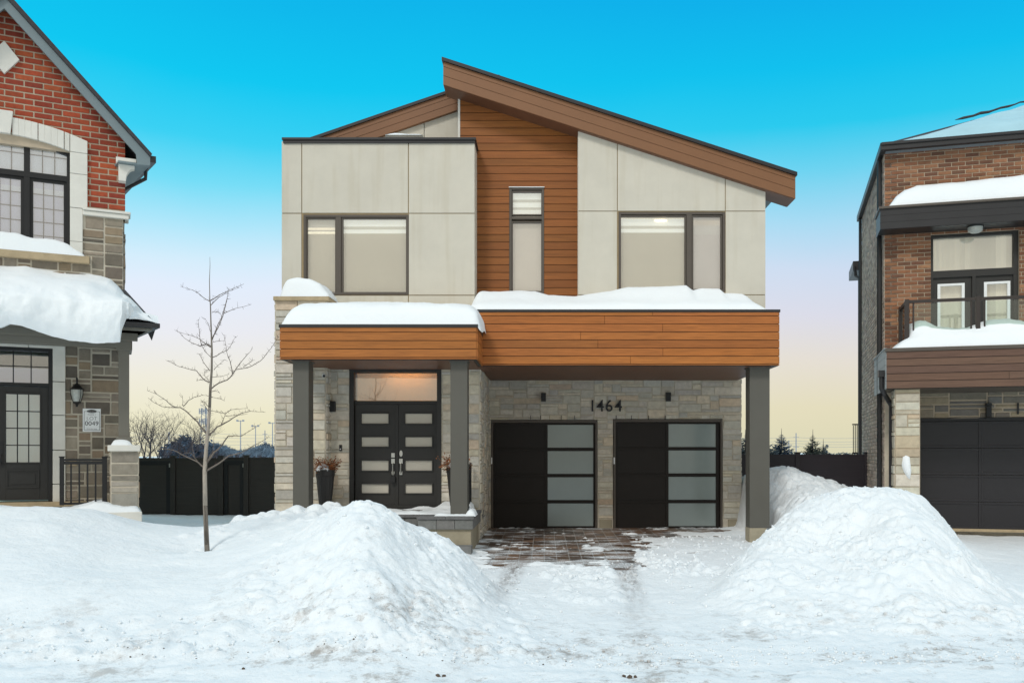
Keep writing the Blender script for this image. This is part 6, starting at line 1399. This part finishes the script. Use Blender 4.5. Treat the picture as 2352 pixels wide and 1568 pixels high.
b = MB(); b.box(PX(300, FY + 1.5), PX(400, FY + 1.5), FY + 1.5, FY + 1.55, 0, PZ(1051, FY + 1.5)); b.box(PX(505, FY + 1.5), PX(570, FY + 1.5), FY + 1.5, FY + 1.55, 0, PZ(1050, FY + 1.5)); b.build('rear_fence', M['fence'], base=(PX(450, FY), FY + 1.5, 0), label='dark back fence seen just over the two gates', cat='fence')
fence('blue-black board fence between modern house and brown brick house', 22.3, [(1690, 1829), (1835, 1990)], [1832, 1990], 1043, .2, M['fence2'])
for i, (a, e, yy) in enumerate(((402, 500, 1050), )): pass

# ================================================================== YOUNG TREE
random.seed(77)
TY = 12.0
def z3(x, y): return ((500 + x / 1.307) * .6125, (900 + y / 1.307) * .6125)
def path(pl_, r0, r1, dirn, t0=0):
    pts = []; n = len(pl_)
    for i, (x, y) in enumerate(pl_):
        X_, Yd = z3(x, y); dep = dirn * (i / max(1, n - 1)) * .6 * (abs(pl_[-1][0] - pl_[0][0]) / 250 + .1)
        pts.append(Vector(P(X_, Yd, TY + t0 + dep)))
    out = [pts[0]]
    for i in range(1, n):                                    # knobbly joints
        for k in (.5, 1): 
            p = pts[i - 1].lerp(pts[i], k); out.append(p + (Vector((ru(-1, 1), ru(-1, 1), ru(-1, 1))) * .006 if k < 1 else Vector()))
    m_ = len(out); return out, [r0 + (r1 - r0) * (k / (m_ - 1)) ** .8 for k in range(m_)]
t = thing('young_tree', 'leafless young tree with pale lower trunk in front of the dark fence', 'tree', W, P(475, 1262, TY))
trk = [(364, 1560), (360, 1490), (352, 1300), (350, 1130), (358, 1010), (366, 930), (374, 820), (378, 720), (384, 640), (385, 540), (383, 480), (380, 400), (378, 320), (375, 290), (373, 200), (376, 120), (375, 83)]
pts = [Vector(P(*z3(x, y), TY)) for x, y in trk]
rad = [.038, .034, .030, .028, .024, .022, .020, .018, .015, .013, .011, .009, .008, .006, .005, .003, .002]
b = MB()
for i0, i1, f in ((0, 2, .5), (1, 3, .75), (2, 6, 1.05), (5, 7, .8), (6, 16, .55)): b.tube(pts[i0:i1 + 1], [r_ + (.0006 if f > 1 else 0) for r_ in rad[i0:i1 + 1]], 10, (f, f, f))
b.build('trunk', M['bark'], t, smooth=True)
BR = [[(350, 1115), (318, 1088), (285, 1072), (240, 1052), (195, 1028), (150, 1022), (120, 1010)], [(318, 1088), (300, 1065), (285, 1045), (262, 1042), (225, 1050)], [(300, 1065), (292, 1030), (288, 985)],
      [(358, 1130), (400, 1105), (440, 1078), (470, 1055), (530, 1040), (590, 1005), (630, 985), (670, 962)], [(362, 1085), (395, 1040), (430, 1010), (465, 960), (500, 958), (530, 960), (570, 935), (615, 907)], [(358, 1100), (378, 1050), (390, 1035), (395, 960)],
      [(365, 955), (335, 920), (315, 890), (290, 868), (255, 835), (230, 820), (190, 820), (140, 815), (100, 795), (72, 772)], [(230, 820), (195, 815), (160, 785), (115, 755), (68, 737)], [(245, 815), (270, 785), (300, 768), (335, 760), (372, 765)], [(242, 812), (240, 760)], [(300, 872), (316, 880), (308, 865)],
      [(372, 955), (410, 915), (450, 895), (490, 870), (540, 845), (575, 838), (648, 843)], [(430, 905), (450, 855), (440, 845)], [(450, 860), (500, 858), (560, 850)], [(450, 850), (480, 830), (560, 822)], [(372, 835), (420, 845), (450, 850)],
      [(382, 728), (420, 700), (460, 685), (488, 655), (500, 635), (560, 625), (600, 605), (640, 575), (675, 530), (700, 490), (715, 472)], [(485, 655), (478, 610), (465, 575), (455, 520), (445, 462)], [(500, 635), (530, 595), (560, 560), (583, 530)], [(540, 622), (570, 600), (595, 587)], [(385, 672), (430, 668), (470, 655)],
      [(378, 695), (355, 690), (330, 665), (310, 640), (265, 630), (225, 620), (190, 602), (158, 588)], [(372, 690), (350, 665), (348, 645), (380, 635)], [(375, 640), (345, 600), (330, 570), (316, 555)], [(345, 680), (325, 685), (310, 690)],
      [(382, 575), (350, 545), (335, 515), (360, 505)], [(385, 520), (365, 510), (325, 520), (290, 505), (250, 480), (210, 440)], [(378, 525), (355, 510), (325, 485), (290, 470), (215, 447)], [(335, 515), (325, 470), (320, 420), (318, 388)],
      [(388, 575), (430, 552), (465, 535), (485, 505), (503, 472)], [(388, 480), (415, 430), (440, 370), (455, 310), (470, 235)], [(385, 490), (405, 440), (430, 385), (450, 320), (465, 260)], [(445, 358), (500, 335), (578, 315)],
      [(383, 460), (370, 420), (352, 385)], [(375, 300), (355, 290), (320, 262), (290, 245), (230, 227)], [(380, 295), (420, 270), (470, 245), (542, 215)], [(381, 318), (420, 280), (460, 255), (520, 232)], [(390, 500), (420, 495), (450, 492)], [(395, 635), (420, 610), (448, 585)], [(375, 770), (410, 775), (448, 788)], [(378, 745), (405, 740), (425, 750)], [(372, 820), (355, 800), (335, 785)], [(372, 850), (350, 810), (330, 780)], [(385, 355), (410, 352), (430, 365)]]
b = MB(); tw = MB()
for i, pl_ in enumerate(BR):
    L_ = abs(pl_[0][0] - pl_[-1][0]) + abs(pl_[0][1] - pl_[-1][1]); low = pl_[0][1] > 900
    r0 = min(.012, .003 + L_ / 330 * .007) * (1.15 if low else .85)
    pt, ra_ = path(pl_, r0, .0018, random.choice((-1, 1)) * ru(.4, 1)); b.tube(pt, ra_, 6)
    for k in range(1, len(pt)):
        for _q in range(2):
            p = pt[k].lerp(pt[k - 1], rnd()); d = Vector((ru(-1, 1), ru(-1, 1), ru(-.4, 1))).normalized(); q_ = p + d * ru(.012, .05); tw.tube([p, q_, q_ + Vector((d.x, d.y, d.z + .6)) * ru(.005, .03)], [.0022, .0016, .0008], 4)
b.build('branches', mat('branch_bark', c(112, 102, 94), .9, var=.25, vs=10), t, smooth=True); tw.build('twigs', M['twig'], t, fix=False, kind='stuff')

# ================================================================== BACKGROUND
def bare_tree(name, lbl, x, yb, Y, hgt, seed, spread=1.0, stems=5, m='farbark', rw=.10, depth=5, group='leafless trees beyond the fence'):
    random.seed(seed); base = Vector(P(x, yb, Y)); base.z = -.3; t = thing(name, lbl, 'tree', W, base, group)
    tb = MB(); bb_ = MB()
    def grow(p, d, L_, r_, lv, mb_):
        n = 3; pts = [p]; q_ = p
        for k in range(n):
            d = (d + Vector((ru(-1, 1), ru(-1, 1), ru(-.3, .6))) * .22).normalized(); q_ = q_ + d * L_ / n; pts.append(q_)
        mb_.tube(pts, [r_, r_ * .86, r_ * .72, r_ * .6], 4 if lv < 3 else 3, caps=False)
        if lv >= depth: return
        for k in range(3 if lv < 3 else 4):
            at = pts[random.choice((1, 2, 3))] if k else pts[3]
            nd = (d + Vector((ru(-1, 1), ru(-1, 1), ru(-.45, .75))) * (.75 + .1 * lv)).normalized(); grow(at, nd, L_ * ru(.55, .8), r_ * .52, lv + 1, bb_)
    for k in range(stems):
        a = 6.28 * k / stems + ru(-.4, .4); d = Vector((math.cos(a) * spread, math.sin(a) * spread, ru(1.2, 1.9))).normalized() if stems > 1 else Vector((0, 0, 1))
        grow(base + Vector((ru(-.1, .1), ru(-.1, .1), 0)), d, hgt * .42, rw, 0, tb)
    tb.build('trunk', M[m], t, fix=False); bb_.build('crown', M[m], t, fix=False)
bare_tree('bare_tree', 'spreading many-stemmed leafless tree behind the gate near the brick house', 362, 1046, 42, 3.9, 5, .62, 7, rw=.075, depth=5)
def conifer(lbl, x, ytip, Y, wr, seed, tone=(1, 1, 1), name='spruce_tree', snowy=False, group=None):
    random.seed(seed); ht = PZ(ytip, Y) + .4; X0 = PX(x, Y); t = thing(name, lbl, 'tree', W, (X0, Y, -.4), group)
    b = MB(); b.tube([(X0, Y, -.4), (X0, Y, ht - .4 * .2)], [.02 * ht + .05, .01], 6); b.build('trunk', M['farbark'], t, fix=False)
    b = MB(); n = 60
    for k in range(n):
        f = k / n; z_ = ht * (.04 + .95 * f) - .4; R_ = wr * (1 - f) ** .85 * ru(.75, 1.1) + .05
        m_ = int(9 * (1 - f)) + 5
        for q_ in range(m_):
            a = ru(0, 6.28); L_ = R_ * ru(.7, 1.1); d = Vector((math.cos(a), math.sin(a), 0)); cc = ru(.5, 1.25); cc = (cc * tone[0], cc * tone[1], cc * tone[2])
            p0 = Vector((X0, Y, z_)); s_ = Vector((-d.y, d.x, 0))
            for w_ in range(5):                               # needle sprays along the bough
                u0, u1 = .15 + w_ * .17, .15 + w_ * .17 + .24; dz = lambda u: (-.28 * u + .30 * u * u * u) * L_
                wd_ = L_ * .22 * (1.15 - u0)
                A = p0 + d * L_ * u0 + Vector((0, 0, dz(u0))); B = p0 + d * L_ * u1 + Vector((0, 0, dz(u1)))
                sl2 = s_ * wd_ * ru(.5, 1.2); dn = Vector((0, 0, -wd_ * ru(.3, 1.3)))
                b.add([A, B + sl2 + dn, B, B - sl2 + dn], [(0, 1, 2), (0, 2, 3)], cc)
    b.build('crown', M['conifer'], t, fix=False)
conifer('snow-dusted spruce just left of the tall right column', 1712, 996, 62, 2.3, 1)
conifer('dark spruce partly behind the tall right column', 1752, 996, 62, 2.3, 2)
conifer('blue-grey spruce right of the tall column', 1795, 993, 66, 2.2, 3, (.8, 1.0, 1.45))
conifer('dark pointed spruce beside the utility poles', 1867, 996, 60, 1.7, 4, (.8, .78, .6))
conifer('small thin spruce right of the pointed one', 1891, 1018, 60, 1.0, 6, (.8, .78, .62))
def blob_tree(name, lbl, x, ytop, Y, wr, seed, tone, lumpsN=9, group=None, cat='tree', hz=None):
    random.seed(seed); zt = PZ(ytop, Y); X0 = PX(x, Y); t = thing(name, lbl, cat, W, (X0, Y, -.4), group); b = MB()
    b.tube([(X0, Y, -.4), (X0, Y, zt * .8)], [.25, .08], 6); b.build('trunk', M['farbark'], t, fix=False); b = MB()
    z0 = (-.3 if hz is None else hz)
    cs = [(ru(-.65, .65) * wr, ru(-.5, .5) * wr, z0 + (zt - z0) * ru(.2, .82), ru(.25, .42) * wr) for _ in range(lumpsN)] + [(0, 0, zt - .3 * wr, .3 * wr)]
    for cx2, cy2, cz2, r_ in cs:
        for _ in range(240):
            d = Vector((random.gauss(0, 1), random.gauss(0, 1), random.gauss(0, 1))).normalized() * r_ * ru(.5, 1.12); o_ = Vector((X0 + cx2, Y + cy2, cz2)) + d
            u = Vector((ru(-1, 1), ru(-1, 1), ru(-1, 1))).normalized() * ru(.05, .11) * wr * .55; v_ = u.cross(Vector((ru(-1, 1), ru(-1, 1), ru(-1, 1)))).normalized() * .05 * wr
            f = ru(.55, 1.3); b.add([o_ - u, o_ + v_, o_ + u, o_ - v_], [(0, 1, 2, 3)], (tone[0] * f, tone[1] * f, tone[2] * f))
    b.build('crown', M['conifer'], t, fix=False)
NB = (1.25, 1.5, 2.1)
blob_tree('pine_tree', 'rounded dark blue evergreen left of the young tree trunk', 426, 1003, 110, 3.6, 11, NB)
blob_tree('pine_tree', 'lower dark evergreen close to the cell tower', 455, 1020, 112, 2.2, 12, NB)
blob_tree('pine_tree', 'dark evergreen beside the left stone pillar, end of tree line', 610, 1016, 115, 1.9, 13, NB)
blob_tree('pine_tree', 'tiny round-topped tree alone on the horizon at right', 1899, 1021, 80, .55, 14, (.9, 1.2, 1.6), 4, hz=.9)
for i, (x, yt, hh, lb) in enumerate(((490, 1005, 5.0, 'leafless tree right behind the young tree trunk'), (520, 1022, 3.8, 'low leafless tree over the right gate'), (545, 1016, 4.2, 'leafless tree under the left floodlight pole'), (578, 1010, 4.6, 'leafless tree under the middle floodlight pole'), (596, 1022, 3.6, 'small leafless tree near the hydro pole'))):
    bare_tree('bare_tree', lb, x, 1046, 95, hh * .55, 60 + i, .7, 4, rw=.12, depth=4)
# brush line, one mass
random.seed(5); b = MB()
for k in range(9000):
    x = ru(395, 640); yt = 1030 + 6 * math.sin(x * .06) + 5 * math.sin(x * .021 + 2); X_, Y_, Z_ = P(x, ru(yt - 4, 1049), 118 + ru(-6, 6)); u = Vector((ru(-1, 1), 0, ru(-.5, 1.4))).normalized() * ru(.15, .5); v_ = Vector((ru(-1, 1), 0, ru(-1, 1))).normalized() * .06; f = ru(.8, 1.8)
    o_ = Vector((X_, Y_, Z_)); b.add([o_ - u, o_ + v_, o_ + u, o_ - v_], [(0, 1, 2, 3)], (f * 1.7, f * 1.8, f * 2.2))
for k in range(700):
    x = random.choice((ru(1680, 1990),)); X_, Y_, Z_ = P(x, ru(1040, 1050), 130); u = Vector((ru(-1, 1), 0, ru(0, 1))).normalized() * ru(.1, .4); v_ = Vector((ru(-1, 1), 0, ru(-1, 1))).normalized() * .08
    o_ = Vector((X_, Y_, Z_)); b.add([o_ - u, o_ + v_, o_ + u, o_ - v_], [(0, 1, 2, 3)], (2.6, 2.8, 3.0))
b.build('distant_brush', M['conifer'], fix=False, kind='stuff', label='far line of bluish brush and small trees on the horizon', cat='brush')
def pole(lbl, x, ytop, Y, r_, kind='light', group=None):
    zt = PZ(ytop, Y); X0 = PX(x, Y); nm = {'light': 'floodlight_pole', 'power': 'utility_pole', 'tower': 'cell_tower'}[kind]
    t = thing(nm, lbl, {'light': 'light pole', 'power': 'utility pole', 'tower': 'cell tower'}[kind], W, (X0, Y, -.5), group)
    b = MB()
    if kind == 'tower':
        for sx2, sy2 in ((-1, -1), (1, -1), (0, 1)): b.tube([(X0 + sx2 * .8, Y + sy2 * .8, -.5), (X0 + sx2 * .45, Y + sy2 * .45, zt)], .09, 4)
        z_ = 0; k = 1
        while z_ < zt: b.tube([(X0 - .7 * k, Y - .7, z_), (X0 + .7 * k, Y - .7, z_ + .9)], .05, 4); z_ += .9; k = -k
        b.build('mast', M['pole'], t)
        for zz in (zt - .8, zt - 3, zt - 8.5):
            b = MB(); b.box(X0 - .8, X0 + .8, Y - .92, Y - .8, zz - .1, zz + .1)
            for k in range(-2, 3): b.box(X0 + k * .4 - .08, X0 + k * .4 + .08, Y - 1.1, Y - .9, zz - .6, zz + .6)
            b.build('antenna_ring', M['pole'], t)
    else:
        b.tube([(X0, Y, -.5), (X0, Y, zt)], [r_, r_ * .7], 6); b.build('pole', M['pole'], t)
        b = MB()
        if kind == 'light':
            b.box(X0 - .6, X0 + .6, Y - .05, Y + .05, zt - .18, zt - .08)
            for k in (-.5, .5): b.box(X0 + k - .14, X0 + k + .14, Y - .3, Y, zt - .2, zt + .1)
            b.build('floodlights', M['pole'], t)
        else:
            for zz in (zt - .6, zt - 1.9, zt - 3.2): b = MB(); b.box(X0 - .38, X0 + .38, Y - .05, Y + .05, zz - .04, zz + .04); b.build('cross_arm', M['pole'], t)
pole('tall lattice cell tower right behind the young tree trunk', 470.5, 936, 190, .1, 'tower')
gp = 'floodlight poles over the sports field'
pole('floodlight pole with wide head, leftmost of the three', 552.5, 965, 150, .11, group=gp); pole('floodlight pole, middle and lowest of the three', 587, 977, 150, .10, group=gp); pole('floodlight pole nearest the stone pillar', 626, 970, 150, .11, group=gp)
gp = 'wooden utility poles on the horizon'
pole('thin utility pole between two floodlight poles', 608.5, 988, 140, .10, 'power', gp); pole('tall utility pole behind the right fence post', 1828.5, 994, 120, .10, 'power', gp); pole('shorter utility pole left of the tall one', 1812, 1011, 120, .08, 'power', gp); pole('utility pole seen through the leafless tree', 388, 992, 140, .12, 'power', gp)
b = MB()
for y0, y1 in ((994, 998), (1003, 1006), (1012, 1012), (1021, 1018)):
    for x0, x1 in ((300, 470), (470, 640)):
        pts = [P(x0 + (x1 - x0) * k / 8, y0 + (y1 - y0) * (k / 8) + 3 * 4 * (k / 8) * (1 - k / 8) * .6, 145) for k in range(9)]; b.tube(pts, .022, 3)
for y0 in (1004, 1012, 1018, 1024):
    for x0, x1 in ((1640, 1828), (1828, 2010)):
        pts = [P(x0 + (x1 - x0) * k / 8, y0 + 2.6 * 4 * (k / 8) * (1 - k / 8), 120) for k in range(9)]; b.tube(pts, .02, 3)
b.build('overhead_wires', M['pole'], fix=False, label='thin overhead power wires strung between the horizon poles', cat='power line')
for x0, x1, y0, Y, lb in ((395, 408, 1043, 160, 'low distant shed under snow behind the left gate'), (1845, 1862, 1041, 140, 'tiny distant building beside the utility pole'), (1886, 1906, 1043, 100, 'small snowy roof under the lone round tree')):
    t = thing('distant_shed', lb, 'building', W, (PX((x0 + x1) / 2, Y), Y, -.4))
    b = MB(); b.box(PX(x0, Y), PX(x1, Y), Y, Y + 5, -.4, PZ(y0 + 2, Y)); b.build('wall', M['farwall'], t)
    b = MB(); b.prism([(PX(x0 - 1, Y), PZ(y0 + 2, Y)), (PX(x1 + 1, Y), PZ(y0 + 2, Y)), (PX((x0 + x1) / 2, Y), PZ(y0 - 1, Y))], Y - .3, Y + 5.3); b.build('roof', M['softsnow'], t)
